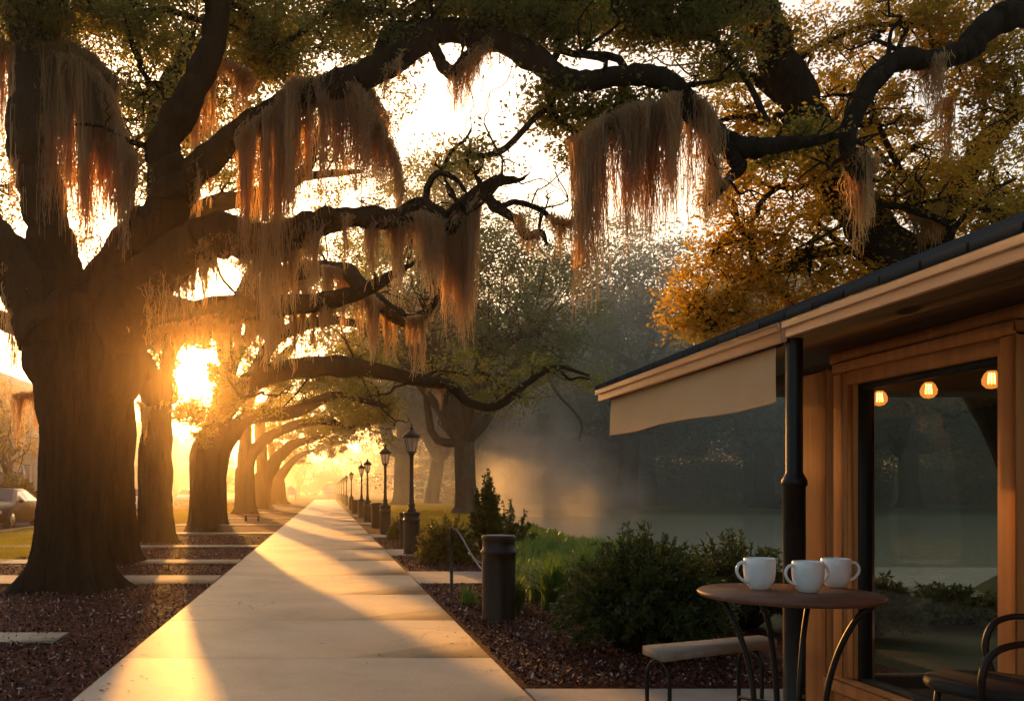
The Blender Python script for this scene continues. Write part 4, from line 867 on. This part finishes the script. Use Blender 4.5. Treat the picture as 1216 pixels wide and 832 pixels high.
# loose bark chips
def chips(name, x0, x1, y0, y1, n, seed, label):
    rng = np.random.default_rng(seed); y = y0*(y1/y0)**rng.random(n); x = rng.uniform(x0, x1, n)
    a = rng.uniform(0, 6.28, n); L = rng.uniform(.008, .028, n); W = L*rng.uniform(.25, .6, n); til = rng.normal(size=(n, 2))*.6
    t = np.stack([np.cos(a), np.sin(a), til[:, 0]], -1)*L[:, None]; b = np.stack([-np.sin(a), np.cos(a), til[:, 1]], -1)*W[:, None]
    bands = [(12.65, 14.0 if x1 < 0 else 14.65), (16.15, 17.2), (20.75, 21.75)] if x1 < 0 else [(12.7, 14.65), (18.15, 20.15), (25.2, 27.2)]
    onslab = np.zeros(n, bool)
    for (u0, u1) in bands: onslab |= (y > u0) & (y < u1)
    z = np.where(onslab, -.02, .045)+rng.random(n)*.015*(~onslab); c = np.stack([x, y, z], -1)
    sel = ~onslab | (rng.random(n) < .0); t, b, c = t[sel], b[sel], c[sel]; n = len(c)
    V = np.stack([c-t, c+b, c+t*.9, c-b*.8], 1).reshape(-1, 3)
    o = link(name, np_mesh(name, V, [np.arange(4*n).reshape(-1, 4)]), M['chip']); tag(o, label, 'mulch', kind='stuff')
chips('bark_chips', -6.2, PL-.02, 4.5, 26, 60000, 1, 'loose reddish bark chips on the bed left of the path')
chips('bark_chips', PR+.05, 3.6, 6.1, 26, 36000, 2, 'loose reddish bark chips on the bed right of the path')

def litter():
    rng = np.random.default_rng(8); n = 420; y = 4.4*(40/4.4)**rng.random(n); e_ = rng.random(n) < .72
    x = np.where(e_, np.where(rng.random(n) < .5, PL+np.abs(rng.normal(size=n))*.16, PR-np.abs(rng.normal(size=n))*.16), rng.uniform(PL, PR, n))
    V, Fq = leaves(np.stack([x, y, np.full(n, .052)], -1), .034, rng, aspect=.5, up=3); V[:, 2] = .0485+np.abs(V[:, 2]-.052)*.25
    o = link('fallen_leaves', np_mesh('fallen_leaves', V, [Fq]), M['chip']); tag(o, 'small dry leaves and bark crumbs scattered along the path edges', 'leaves', kind='stuff')
litter()

# ------------------------------------------------------------------ lamp posts, bollards
G_lamp = 'black lamp posts along the right of the path'
def drum(mb, h=.92, r=.165, c=(0, 0, 0)):
    mb.lathe([(r*1.12, 0), (r*1.12, .03), (r*1.02, .05), (r, .07), (r, h*.70), (r, h*.78), (r*1.07, h*.79), (r*1.09, h*.81), (r*1.07, h*.83), (r*.98, h*.84), (r*.98, h*.93), (r*1.04, h*.95), (r*1.04, h*.985), (r*.98, h), (.001, h)], c, 28)
def lamp_post(loc, label):
    e = empty('lamp_post', loc, label, 'lamp post', G_lamp)
    mb = MB(); drum(mb, .92, .17); mb.build('pedestal', M['black'], e, True)
    mb = MB(); mb.lathe([(.10, .92), (.095, .97), (.07, 1.0), (.065, 1.05), (.085, 1.07), (.06, 1.10), (.05, 1.2), (.043, 1.6), (.04, 2.05), (.05, 2.07), (.04, 2.10), (.06, 2.14), (.085, 2.17), (.001, 2.18)], n=16); mb.build('post', M['black'], e, True)
    lan = MB(); lan.lathe([(.085, 2.18), (.105, 2.19), (.105, 2.205), (.09, 2.21)], n=16)
    for k in range(8):
        a = k*math.pi/4; c, s = math.cos(a), math.sin(a)
        lan.tube([(c*.092, s*.092, 2.2), (c*.15, s*.15, 2.5)], .006, n=4, sub=1)
    lan.lathe([(.145, 2.49), (.165, 2.495), (.165, 2.52), (.155, 2.525)], n=16); lo = lan.build('lantern_cage', M['black'], e)
    MB().lathe([(.085, 2.205), (.143, 2.495)], n=16).build('lantern_glass', M['lantern'], lo, True)
    MB().lathe([(.03, 2.22), (.035, 2.3), (.03, 2.38), (.001, 2.4)], n=10).build('lamp_bulb', M['white'], lo, True)
    MB().lathe([(.20, 2.515), (.205, 2.53), (.17, 2.57), (.10, 2.635), (.07, 2.66), (.045, 2.67), (.05, 2.70), (.03, 2.72), (.012, 2.75), (.022, 2.775), (.001, 2.80)], n=20).build('lantern_cap', M['black'], e, True)
    return e
lp = None
LL = ['first and nearest black lamp post, in front of the round shrub', 'second black lamp post from the camera, beside the golden shrub', 'third black lamp post, right behind the trash bin', 'fourth black lamp post, just left of the third',
      'fifth black lamp post, a gap beyond the fourth', 'sixth lamp post along the path', 'seventh lamp post along the path', 'eighth lamp post along the path', 'ninth lamp post along the path, small and hazy', 'tenth lamp post, the last one before the hut']
for k, y in enumerate([18.7, 27, 38.5, 45, 63, 78, 90, 103, 120, 142]):
    loc = (1.83, y, .02)
    if lp is None: lp = lamp_post(loc, LL[0])
    else:
        c = lp.copy(); COL.objects.link(c); c.location = loc; c['label'] = LL[k]
        for ch in list(lp.children):
            d = ch.copy(); COL.objects.link(d); d.parent = c
            for g2 in ch.children: q = g2.copy(); COL.objects.link(q); q.parent = d
mb = MB(); drum(mb, .93, .172); o = mb.build('bollard', M['black'], None, True, loc=(1.815, 9.2, .0)); tag(o, 'thick black cylindrical bollard with a ringed cap beside the grass', 'bollard')
mb = MB(); drum(mb, .88, .15); o = mb.build('bollard', M['black'], None, True, loc=(1.90, 20.9, .0)); tag(o, 'dark bollard half hidden behind the first lamp post', 'bollard')
o = MB().lathe([(.24, 0), (.25, .04), (.25, .82), (.275, .84), (.275, .9), (.2, .93), (.001, .94)], n=20).build('trash_bin', M['black'], None, True, loc=(1.9, 32, .02)); tag(o, 'dark wide trash bin beyond the second lamp post', 'trash bin')
o = MB().lathe([(.2, 0), (.21, .04), (.21, .78), (.22, .8), (.001, .82)], n=16).build('trash_bin', M['black'], None, True, loc=(1.75, 53, .02)); tag(o, 'small dark bin between the fourth and fifth lamp posts', 'trash bin')
# rope post
e = empty('rope_post', (1.65, 11.5, .02), 'thin black post with a drooping cord tied to the bollard', 'post')
MB().lathe([(.045, 0), (.04, .02), (.022, .03), (.022, .86), (.028, .87), (.02, .89), (.001, .895)], n=12).build('post', M['black'], e, True)
MB().tube([(0, 0, .86), (.05, -.05, .87), (.10, -.2, .78), (.17, -.7, .55), (.22, -1.3, .40), (.24, -2.1, .30)], .011, n=8, sub=6).build('cord', M['cord'], e, True)
MB().tube([(.14, -.5, .60), (.2, -.8, .52), (.26, -1.1, .50), (.25, -1.5, .54), (.2, -2.12, .56)], .009, n=6, sub=5).build('cord', M['cord'], e, True)

# ------------------------------------------------------------------ buildings, kiosks far away
e = empty('street_building', (-24, 60, 0), 'pale cream building with pilasters across the street on the left', 'building')
mb = MB().box(-4, 4.2, -22, 55, 0, 8.2); mb.build('wall', M['stone'], e)
pl = MB()
for k in range(20): y = -21+k*4; pl.box(4.2, 4.6, y, y+.7, 0, 7.6)
pl.box(4.2, 4.75, -22, 55, 7.6, 8.4); pl.box(4.2, 4.7, -22, 55, 3.9, 4.2); pl.build('pilasters', M['stone'], e)
for k in range(19):
    y = -21+k*4
    for z in (1.0, 4.8):
        f = MB(); f.box(4.17, 4.26, y+1.35, y+3.35, z, z+2.1); wf = f.build('window', M['white'], e)
        MB().box(4.2, 4.28, y+1.45, y+3.25, z+.1, z+2.0).build('pane', M['darkglass'], wf)
def bush_tree(x, y, s, label, src, rz):
    return copy_tree(src, (x, y, 0), rz, s, label)
e2 = place_oak('small golden street tree in front of the cream building', (-17.4, 46, 0), 'street trees by the cream building', 'leaf_gold', 108, name='street_tree', height=7.5, crown_r=2.6, trunk_r=.16, fork=2.2, nclus=150, per=60, leaf=.12, rc=.6, nlimb=5, cull=False)
copy_tree(e2, (-18.3, 70, 0), 2, 1.1, 'second golden street tree, farther along the cream building')
# white hut at the end of the path
e = empty('hut', (.6, 160, 0), 'small white hut at the far end of the path', 'hut')
MB().box(-1.05, 1.05, -1, 1, 0, 1.75).build('wall', M['white'], e); MB().prism([(-1.3, 1.75), (1.3, 1.75), (.25, 2.6), (-.25, 2.6)], 1, -1.2, 1.2).build('roof', M['white'], e)
MB().box(-.9, .9, -1.06, -1.0, .95, 1.05).build('ledge', M['concrete2'], e)
# red topped kiosk
e = empty('kiosk', (12.9, 121, 0), 'white panelled kiosk with a red top between the hazy trunks', 'kiosk')
MB().box(-.7, .7, -.6, .6, 0, 2.9).build('panel', M['white'], e); MB().box(-.8, .8, -.7, .7, 2.9, 3.6).build('sign_top', M['red'], e)
w_ = MB()
for z in (.3, 1.1, 1.9): w_.box(-.55, -.06, -.64, -.6, z, z+.6); w_.box(.06, .55, -.64, -.6, z, z+.6)
w_.build('window_panes', M['darkglass'], e)
e = empty('sign_board', (-4.6, 118, 0), 'pale arched sign board on two posts at the far end of the mulch', 'sign')
MB().tube([(-.6, 0, 0), (-.6, 0, 1.7)], .08, n=8, sub=1).build('post', M['white'], e); MB().tube([(.5, 0, 0), (.5, 0, 1.5)], .08, n=8, sub=1).build('post', M['white'], e)
MB().prism([(-.6, .9), (.5, .8), (.5, 1.5), (.0, 2.0), (-.6, 1.8)], 1, -.05, .05).build('board', M['white'], e)
e = empty('lakeside_pavilion', (20.5, 150, 0), 'pale low building glimpsed between the trunks behind the lawn', 'building')
MB().box(-9, 5, -3, 3, 0, 3.6).build('wall', M['stone'], e); MB().prism([(-9.5, 3.6), (5.5, 3.6), (4, 5.2), (-8, 5.2)], 1, -3.4, 3.4).build('roof', M['soffit'], e)
for k in range(5): MB().box(-8+k*2.6, -6.8+k*2.6, -3.05, -2.9, .8, 2.9).build('window', M['darkglass'], e)
e = empty('little_bench', (-3.25, 39, .03), 'small low red plank bench in the mulch beside the row of oaks', 'bench')
MB().box(-.45, .3, -.1, .1, .26, .31).build('seat', M['red'], e)
for x in (-.36, .2): MB().box(x, x+.09, -.09, .09, 0, .258).build('leg', M['blackdull'], e)

# ------------------------------------------------------------------ cars
def car(loc, rz, paint, label):
    e = empty('parked_car', loc, label, 'car', 'cars parked along the street', rz)
    st = [(0, .35, .50, .60, .66, .5), (.12, .24, .60, .72, .80, .68), (1.05, .20, .80, .92, .90, .76), (1.45, .20, .88, .98, .91, .72), (2.15, .20, .92, 1.42, .91, .56), (3.2, .20, .94, 1.43, .91, .56), (4.0, .20, .96, 1.10, .90, .68), (4.45, .25, .90, 1.02, .85, .70), (4.62, .38, .72, .84, .76, .62)]
    rings = []
    for (y, z0, zb, zt, hw, ht) in st:
        h = [(0, z0), (hw*.85, z0), (hw*.98, z0+.12), (hw, (z0+zb)/2), (hw*.97, zb), (ht+.0, zt-.035), (ht*.85, zt), (0, zt+.02)]
        ring = [(x, y, z) for x, z in h]+[(-x, y, z) for x, z in h[-2:0:-1]]; rings.append(ring)
    Rn = np.array(rings, float); k, n, _ = Rn.shape
    i = np.arange(k-1)[:, None]; j = np.arange(n)[None]; j2 = (j+1) % n
    body = MB().add(Rn.reshape(-1, 3), [np.stack([i*n+j, (i+1)*n+j, (i+1)*n+j2, i*n+j2], -1).reshape(-1, 4), np.arange(n)[None], (np.arange(n)[::-1]+(k-1)*n)[None]])
    body.build('body', paint, e, True)
    def at(y, f):   # point on the side between belt (0) and roof (1)
        ys_ = [s[0] for s in st]; zb = np.interp(y, ys_, [s[2] for s in st]); zt = np.interp(y, ys_, [s[3] for s in st])-.035
        hw = np.interp(y, ys_, [s[4] for s in st])*.97; ht = np.interp(y, ys_, [s[5] for s in st]); return hw*(1-f)+ht*f+.006, zb*(1-f)+zt*f
    for sg in (1, -1):
        for (ya, yb, yc, yd) in ((1.55, 2.2, 2.62, 2.62), (2.68, 2.68, 3.25, 3.75)):
            V = []
            for (y, f) in ((ya, .12), (yb, .88), (yc, .9), (yd, .12)):
                x, z = at(y, f); V.append((sg*x, y, z))
            MB().add(V, [[0, 1, 2, 3] if sg < 0 else [3, 2, 1, 0]]).build('side_window', M['darkglass'], e)
        MB().box(sg*.915-.006, sg*.915+.012*sg+.006, 2.70, 2.84, .80, .82).build('door_handle', M['steel'], e)
        MB().box(sg*.93-.09, sg*.93+.09, 1.62, 1.72, .92, 1.03, bev=.02).build('mirror', paint, e)
        MB().box(sg*.66-.16, sg*.66+.16, .0, .1, .56, .67, bev=.02).build('headlight', M['white'], e)
        MB().box(sg*.66-.12, sg*.66+.12, 4.56, 4.66, .70, .82, bev=.02).build('tail_light', M['red'], e)
    MB().add([(-.66, 1.47, .985), (.66, 1.47, .985), (.52, 2.1, 1.40), (-.52, 2.1, 1.40)], [[0, 1, 2, 3]]).build('windscreen', M['darkglass'], e).location = (0, -.03, .03)
    MB().add([(.62, 3.98, 1.12), (-.62, 3.98, 1.12), (-.52, 3.27, 1.43), (.52, 3.27, 1.43)], [[0, 1, 2, 3]]).build('rear_window', M['darkglass'], e).location = (0, .03, .03)
    MB().box(-.45, .45, -.015, .1, .40, .52, bev=.01).build('grille', M['blackdull'], e)
    for y in (.85, 3.6):
        for sg in (1, -1):
            a = np.arange(20)*2*math.pi/20
            def disc(r0, x0, x1, mat, nm, par):
                V = []
                for x, r in ((x0, r0), (x1, r0*.97), (x1+.001*sg, r0*.02)):
                    V += [(sg*abs(x), math.cos(t)*r, math.sin(t)*r) for t in a]
                i = np.arange(2)[:, None]; j = np.arange(20)[None]; j2 = (j+1) % 20
                o = MB().add(V, [np.stack([i*20+j, i*20+j2, (i+1)*20+j2, (i+1)*20+j], -1).reshape(-1, 4)]).build(nm, mat, par, False); return o
            wv = disc(.335, .70, .915, M['tyre'], 'wheel', e); wv.location = (0, y, .335)
            disc(.22, .70, .925, M['steel'], 'rim', wv)
    return e
car((-11.95, 30.0, .03), 0, M['carpaint'], 'dark brown sedan parked on the street at the left edge')
c2 = car((-12.7, 55, .03), 0, M['carpale'], 'pale car parked between the second and third oak trunks')
for (y, l) in ((63.5, 'pale car parked next behind the first pale car'), (78, 'pale car seen in the slit between the third and fourth oaks')):
    c = c2.copy(); COL.objects.link(c); c.location = (-12.7, y, .03); c['label'] = l
    for ch in list(c2.children):
        d = ch.copy(); COL.objects.link(d); d.parent = c
        for g2 in ch.children: q = g2.copy(); COL.objects.link(q); q.parent = d

# ------------------------------------------------------------------ cafe
WX = 2.9
cafe = empty('cafe', (WX, 0, 0), 'small cafe pavilion with peach fascia, orange trim and a large window', 'cafe')
def W(mb, name, mat, parent=cafe, smooth=False):
    o = mb.build(name, mat, parent, smooth); o.location = (-WX, 0, 0) if parent is cafe else (0, 0, 0); return o
T_ = 'trim'
W(MB().box(WX, WX+.14, -2, 3.6, .05, 2.18).box(WX+.015, WX+.13, 3.6, 5.12, .05, .27), 'wall', M[T_])
W(MB().box(WX-.02, WX+.16, 5.04, 5.30, .05, 2.1, bev=.012), 'corner_board', M[T_])
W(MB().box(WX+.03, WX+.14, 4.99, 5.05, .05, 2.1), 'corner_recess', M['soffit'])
wf = W(MB().box(WX-.012, WX+.12, 4.89, 4.99, .25, 2.06, bev=.008).box(WX+.01, WX+.13, 4.83, 4.895, .36, 1.99, bev=.006)
      .box(WX-.012, WX+.12, 3.66, 3.76, .25, 2.06, bev=.008).box(WX+.01, WX+.13, 3.752, 3.80, .36, 1.99, bev=.006)
      .box(WX-.02, WX+.13, 3.66, 4.99, 2.06, 2.12, bev=.008).box(WX+.004, WX+.125, 3.76, 4.89, 1.985, 2.063, bev=.006)
      .box(WX-.05, WX+.13, 3.62, 5.03, .27, .35, bev=.01), 'window_frame', M[T_])
W(MB().box(WX+.035, WX+.09, 4.795, 4.832, .35, 1.985).box(WX+.035, WX+.09, 3.80, 3.812, .35, 1.985).box(WX+.035, WX+.09, 3.81, 4.8, 1.95, 1.986).box(WX+.035, WX+.09, 3.81, 4.8, .348, .372), 'window_sash', M['blackdull'])
W(MB().add([(WX+.063, 3.81, .37), (WX+.063, 4.797, .37), (WX+.063, 4.797, 1.952), (WX+.063, 3.81, 1.952)], [[0, 1, 2, 3]]), 'window_pane', M['glass'])
W(MB().box(WX, WX+.14, 3.6, 5.04, 2.122, 2.18), 'frieze', M[T_])
# far end wall is glazed too, so the lake shows through
ex = 7.1
W(MB().box(WX+.16, ex, 5.16, 5.29, .05, .30).box(WX+.16, ex, 5.16, 5.29, 1.99, 2.18).box(6.6, ex, 5.16, 5.29, .3, 1.99), 'end_wall', M['interior'])
W(MB().add([(WX+.16, 5.218, .3), (6.6, 5.218, .3), (6.6, 5.218, 1.99), (WX+.16, 5.218, 1.99)], [[0, 1, 2, 3]]), 'end_pane', M['glass'])
W(MB().box(5.3, 5.36, 5.19, 5.25, .30, 1.99), 'end_mullion', M['blackdull'])
W(MB().box(ex, ex+.14, -2, 5.29, .05, 2.18), 'back_wall', M['interior'])
W(MB().box(WX+.145, ex-.004, -2, 5.15, .05, .07), 'floor_boards', M['interior'])
W(MB().box(WX+.145, ex-.004, -2, 5.15, 2.14, 2.176), 'ceiling', M['interior'])
EX, EZ, p_ = 2.3, 2.25, .41
YF = 7.4
W(MB().prism([(EX-.01, EZ), (5.0, EZ+p_*2.7+.004), (7.7+.01, EZ), (7.7+.01, EZ+.035), (5.0, EZ+.039+p_*2.7), (EX-.01, EZ+.035)], 1, -2.2, YF+.05), 'roof', M['shingle'])
W(MB().box(EX, EX+.03, 4.42, YF, EZ-.10, EZ-.003, bev=.004).box(EX-.02, EX, 4.42, YF+.02, EZ-.045, EZ-.004, bev=.004), 'fascia', M['fascia'])
W(MB().box(EX+.006, EX+.03, -2.2, 4.40, EZ-.085, EZ-.003, bev=.004).box(EX-.014, EX+.005, -2.2, 4.40, EZ-.04, EZ-.004, bev=.004), 'fascia', M['fascia'])
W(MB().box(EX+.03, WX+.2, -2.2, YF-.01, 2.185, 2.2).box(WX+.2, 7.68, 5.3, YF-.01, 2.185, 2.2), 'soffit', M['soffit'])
W(MB().prism([(EX+.05, EZ-.04), (7.65, EZ-.04), (5.0, EZ+p_*2.7-.01)], 1, 5.16, 5.29), 'gable', M[T_])
# dark post
e = empty('awning_post', (2.38, 4.45, .05), 'round black metal post under the eave beside the cafe corner', 'post')
MB().lathe([(.07, 0), (.07, .04), (.052, .06), (.052, 1.37), (.060, 1.375), (.060, 1.40), (.05, 1.42), (.040, 1.44), (.040, 2.12)], n=24).build('pole', M['black'], e, True)
# awning valance
a0, a1 = 4.6, 7.25
nx_, nz_ = 110, 12; U, Vv = np.meshgrid(np.linspace(0, 1, nx_), np.linspace(0, 1, nz_))
Yv = a0+(a1-a0)*U; ztop = 2.165; zb_ = 1.865
wr = .0+.020*np.sin(U*8+1.5)*Vv+.009*np.exp(-((U-.12-.05*Vv)/.03)**2)*Vv+.008*np.exp(-((U-.55+.06*Vv)/.02)**2)*Vv+.0012*np.sin(U*61+5*Vv)*Vv+.004*np.sin(U*23+3*Vv)*Vv
Xv = 2.365-.015*Vv+wr*.8; Zv = ztop-(ztop-zb_)*Vv*(1+.03*np.sin(U*9)+.02*np.sin(U*3.1)); Yv = Yv+.01*np.sin(Vv*3)
pts_ = np.stack([Xv, Yv, Zv], -1).reshape(-1, 3); back = pts_+np.array([.006, 0, 0])
i = np.arange(nz_-1)[:, None]; j = np.arange(nx_-1)[None]
Fq = np.stack([i*nx_+j, i*nx_+j+1, (i+1)*nx_+j+1, (i+1)*nx_+j], -1).reshape(-1, 4)
aw = empty('awning', (2.36, 5.9, 2.1), 'rolled cream cloth awning flap hanging below the peach eave', 'awning')
o = MB().add(pts_, [Fq]).build('cloth', M['cloth'], aw, True); o.location = (-2.36, -5.9, -2.1)
hem = MB().tube([pts_[(nz_-1)*nx_+k] for k in range(0, nx_, 3)]+[pts_[-1]], .007, n=6, sub=2).build('hem', M['cloth'], aw, True); hem.location = (-2.36, -5.9, -2.1)
o = MB().tube([(2.372, a0-.03, 2.166), (2.372, a1+.03, 2.166)], .018, n=10, sub=1).build('roller', M['soffit'], aw, True); o.location = (-2.36, -5.9, -2.1)
# string of bulbs inside
e = empty('string_lights', (3.2, 4.6, 2.085), 'string of warm glowing glass bulbs inside the cafe window', 'string lights')
MB().tube([(0, -1.2, -.02), (0, -.8, -.05), (0, -.3, -.07), (0, .15, -.06), (0, .54, -.05)], .005, n=5, sub=5).build('cable', M['blackdull'], e, True)
for y in (.46, .05, -.39):
    zc = -.06
    bo = MB().lathe([(.001, zc), (.014, zc-.002), (.014, zc-.045), (.018, zc-.05), (.001, zc-.05)], (0, y, 0), 12).build('bulb_socket', M['blackdull'], e, True)
    MB().lathe([(.014, zc-.048), (.03, zc-.065), (.04, zc-.09), (.038, zc-.115), (.022, zc-.133), (.001, zc-.138)], (0, y, 0), 20).build('bulb', M['bulbglass'], bo, True)
    f = MB()
    for dx in (-.012, 0, .012): f.tube([(dx, y, zc-.062), (dx*1.3, y, zc-.112)], .003, n=6, sub=1)
    f.build('filament', M['filament'], bo)

# ------------------------------------------------------------------ table, mugs, bench, chair
tx, ty, tz = 2.06, 3.9, .95
tb = empty('cafe_table', (tx, ty, .05), 'round wooden table on curved iron legs, with three mugs', 'table')
h_ = tz-.05
MB().lathe([(.001, h_-.03), (.35, h_-.03), (.367, h_-.026), (.375, h_-.016), (.375, h_-.008), (.367, h_), (.001, h_)], n=64).build('tabletop', M['wood'], tb, False)
for k in range(4):
    a = R(45+90*k); c, s = math.cos(a), math.sin(a)
    prof = [(.33, h_-.035), (.27, h_-.09), (.20, h_-.24), (.155, h_-.42), (.15, h_-.58), (.19, h_-.74), (.27, .02)]
    MB().tube([(c*r, s*r, z) for r, z in prof], .0125, n=10, sub=6).build('leg', M['black'], tb, True)
MB().tube([(math.cos(t)*.20, math.sin(t)*.20, h_-.76) for t in np.linspace(0, 6.2832, 25)], .009, n=8, sub=2).build('ring_brace', M['black'], tb, True)
MB().tube([(-.15, -.15, h_-.5), (.15, .15, h_-.5)], .008, n=6, sub=1).tube([(.15, -.15, h_-.505), (-.15, .15, h_-.505)], .008, n=6, sub=1).build('cross_brace', M['black'], tb, True)
def mug(loc, label, handles, s=1.0):
    e = empty('mug', loc, label, 'mug', 'white mugs on the round table')
    MB().lathe([(.001, 0), (.036, 0), (.04, .003), (.052, .018), (.064, .045), (.069, .08), (.070, .115), (.068, .143), (.066, .146), (.063, .143), (.064, .11), (.061, .06), (.045, .02), (.001, .015)], n=40).build('body', M['mug'], e, True)
    for a in handles:
        c, sn = math.cos(R(a)), math.sin(R(a))
        pr = [(.063, .122), (.085, .126), (.104, .112), (.11, .085), (.098, .058), (.078, .042), (.056, .034)]
        MB().tube([(c*r, sn*r, z) for r, z in pr], [.008, .0075, .007, .007, .007, .0075, .009], n=10, sub=5).build('handle', M['mug'], e, True)
    e.scale = (s, s, s); return e
mug((1.975, 3.99, tz), 'white mug at the left with its handle to the left', [185], .98)
mug((2.135, 3.88, tz), 'white mug in the middle, nearest, with handles on both sides', [185, 12], .94)
mug((2.375, 4.08, tz), 'white mug at the right rear with its handle to the right', [-8], .92)
# bench
A_, B_, C_, D_ = np.array([1.87, 4.85]), np.array([2.73, 5.30]), np.array([2.70, 5.46]), np.array([1.84, 5.09])
be = empty('bench', (*A_, .05), 'plain wooden bench on iron hoop legs in front of the big shrub', 'bench')
zt, zb2 = .45, .40
V = [(*(q-A_), z) for z in (zb2, zt) for q in (A_, B_, C_, D_)]
MB().add(V, [[3, 2, 1, 0], [4, 5, 6, 7], [0, 1, 5, 4], [1, 2, 6, 5], [2, 3, 7, 6], [3, 0, 4, 7]]).build('seat', M['benchwood'], be)
dv = (B_-A_)/np.linalg.norm(B_-A_); nv = np.array([-dv[1], dv[0]])
for off in (.07, .86):
    c = dv*off+nv*.10
    pr = [(-.075, 0), (-.08, .2), (-.07, .33), (0, .392), (.07, .33), (.08, .2), (.075, 0)]
    MB().tube([(c[0]+nv[0]*u, c[1]+nv[1]*u, z) for u, z in pr], .012, n=8, sub=5).build('leg', M['black'], be, True)
# chair
ch = empty('bistro_chair', (2.5, 3.28, .05), 'black metal chair with curved hoops at the right edge below the window', 'chair')
sz = .64
MB().lathe([(.001, sz-.045), (.20, sz-.045), (.215, sz-.035), (.22, sz-.02), (.215, sz-.005), (.2, sz), (.001, sz+.002)], n=40).build('seat', M['blackdull'], ch, True)
for k in range(4):
    a = R(45+90*k); c, s = math.cos(a), math.sin(a); MB().tube([(c*.17, s*.17, sz-.04), (c*.2, s*.2, .3), (c*.23, s*.23, 0)], .012, n=8, sub=4).build('leg', M['black'], ch, True)
MB().tube([(-.17, -.17, sz-.03), (-.185, -.19, sz+.05), (-.16, -.19, sz+.12), (-.09, -.19, sz+.16), (.06, -.18, sz+.175), (.30, -.1, sz+.18)], .0125, n=10, sub=7).build('arm_hoop', M['black'], ch, True)
MB().tube([(.15, .2, sz-.02), (.135, .22, sz+.08), (.155, .22, sz+.16), (.20, .22, sz+.195), (.27, .2, sz+.21), (.36, .1, sz+.21)], .0125, n=10, sub=7).build('arm_hoop', M['black'], ch, True)

# ------------------------------------------------------------------ air
def volume(name, me_or_box, dens, color, aniso, label, soft=None):
    m = bpy.data.materials.new(name+'_air'); m.use_nodes = True; nt = m.node_tree; nt.nodes.clear()
    o_ = nt.nodes.new('ShaderNodeOutputMaterial'); v = nt.nodes.new('ShaderNodeVolumePrincipled')
    v.inputs['Density'].default_value = dens; v.inputs['Color'].default_value = (*color, 1); v.inputs['Anisotropy'].default_value = aniso
    nt.links.new(v.outputs[0], o_.inputs['Volume']); o = me_or_box.build(name, m); tag(o, label, 'haze', kind='stuff')
    if soft:      # steam that thins out towards its edge, torn by noise
        o.location = soft[0]; o.scale = soft[1]
        tcn = N_(nt, 'ShaderNodeTexCoord'); g = N_(nt, 'ShaderNodeTexGradient', gradient_type='SPHERICAL'); nt.links.new(tcn.outputs['Object'], g.inputs['Vector'])
        ns = N_(nt, 'ShaderNodeTexNoise', Scale=2.3, Detail=3); nt.links.new(tcn.outputs['Object'], ns.inputs['Vector'])
        mr = N_(nt, 'ShaderNodeMapRange'); mr.inputs['From Min'].default_value = .35; mr.inputs['From Max'].default_value = .7; nt.links.new(ns.outputs['Fac'], mr.inputs['Value'])
        a = N_(nt, 'ShaderNodeMath', operation='MULTIPLY'); nt.links.new(g.outputs['Fac'], a.inputs[0]); nt.links.new(mr.outputs[0], a.inputs[1])
        b_ = N_(nt, 'ShaderNodeMath', operation='MULTIPLY'); nt.links.new(a.outputs[0], b_.inputs[0]); b_.inputs[1].default_value = dens*4; nt.links.new(b_.outputs[0], v.inputs['Density'])
    return o
volume('haze', MB().box(-322, 322, -62, 328, -3, 34), .00115, (1, .80, .52), .91, 'warm morning haze filling the air over path and lake')

def ball(c, r):
    prof = [(max(.001, math.cos(t)), math.sin(t)) for t in np.linspace(-math.pi/2, math.pi/2, 17)]
    m = MB().lathe(prof, n=28); m.V[0] = m.V[0]*np.array(r)+np.array(c); return m
for c, r, d_, an, lab in [((14.2, 57, 1.2), (3.2, 4, 5.6), .13, .6, 'tall column of pale mist rising from the far left of the lake'), ((11.9, 59, 1.0), (1.8, 4, 3.6), .14, .6, 'lower wisp of mist at the left edge of the lake'),
    ((17.8, 58, .6), (3.0, 4, 2.8), .08, .6, 'spreading mist right of the tall mist column'), ((17, 62, 13), (19, 22, 17), .0055, .3, 'soft mist drifting among the crowns left of the lake'),
    ((30, 76, 8), (34, 34, 20), .0042, .3, 'wide soft mist hanging among the trees of the far shore'), ((-24, 72, 4), (15, 52, 13), .006, .7, 'bright mist over the street on the left')]:
    if d_ > .03: volume('mist', ball((0, 0, 0), (1, 1, 1)), d_, (1, .99, .97), an, lab, soft=(c, tuple(q*1.35 for q in r)))
    else: volume('mist', ball(c, r), d_, (.94, .98, .93) if c[0] > 0 else (1, .98, .95), an, lab)
volume('mist', ball((-8, 190, 4), (60, 95, 26)), .0045, (1, .90, .72), .55, 'bright mist filling the far end of the avenue')
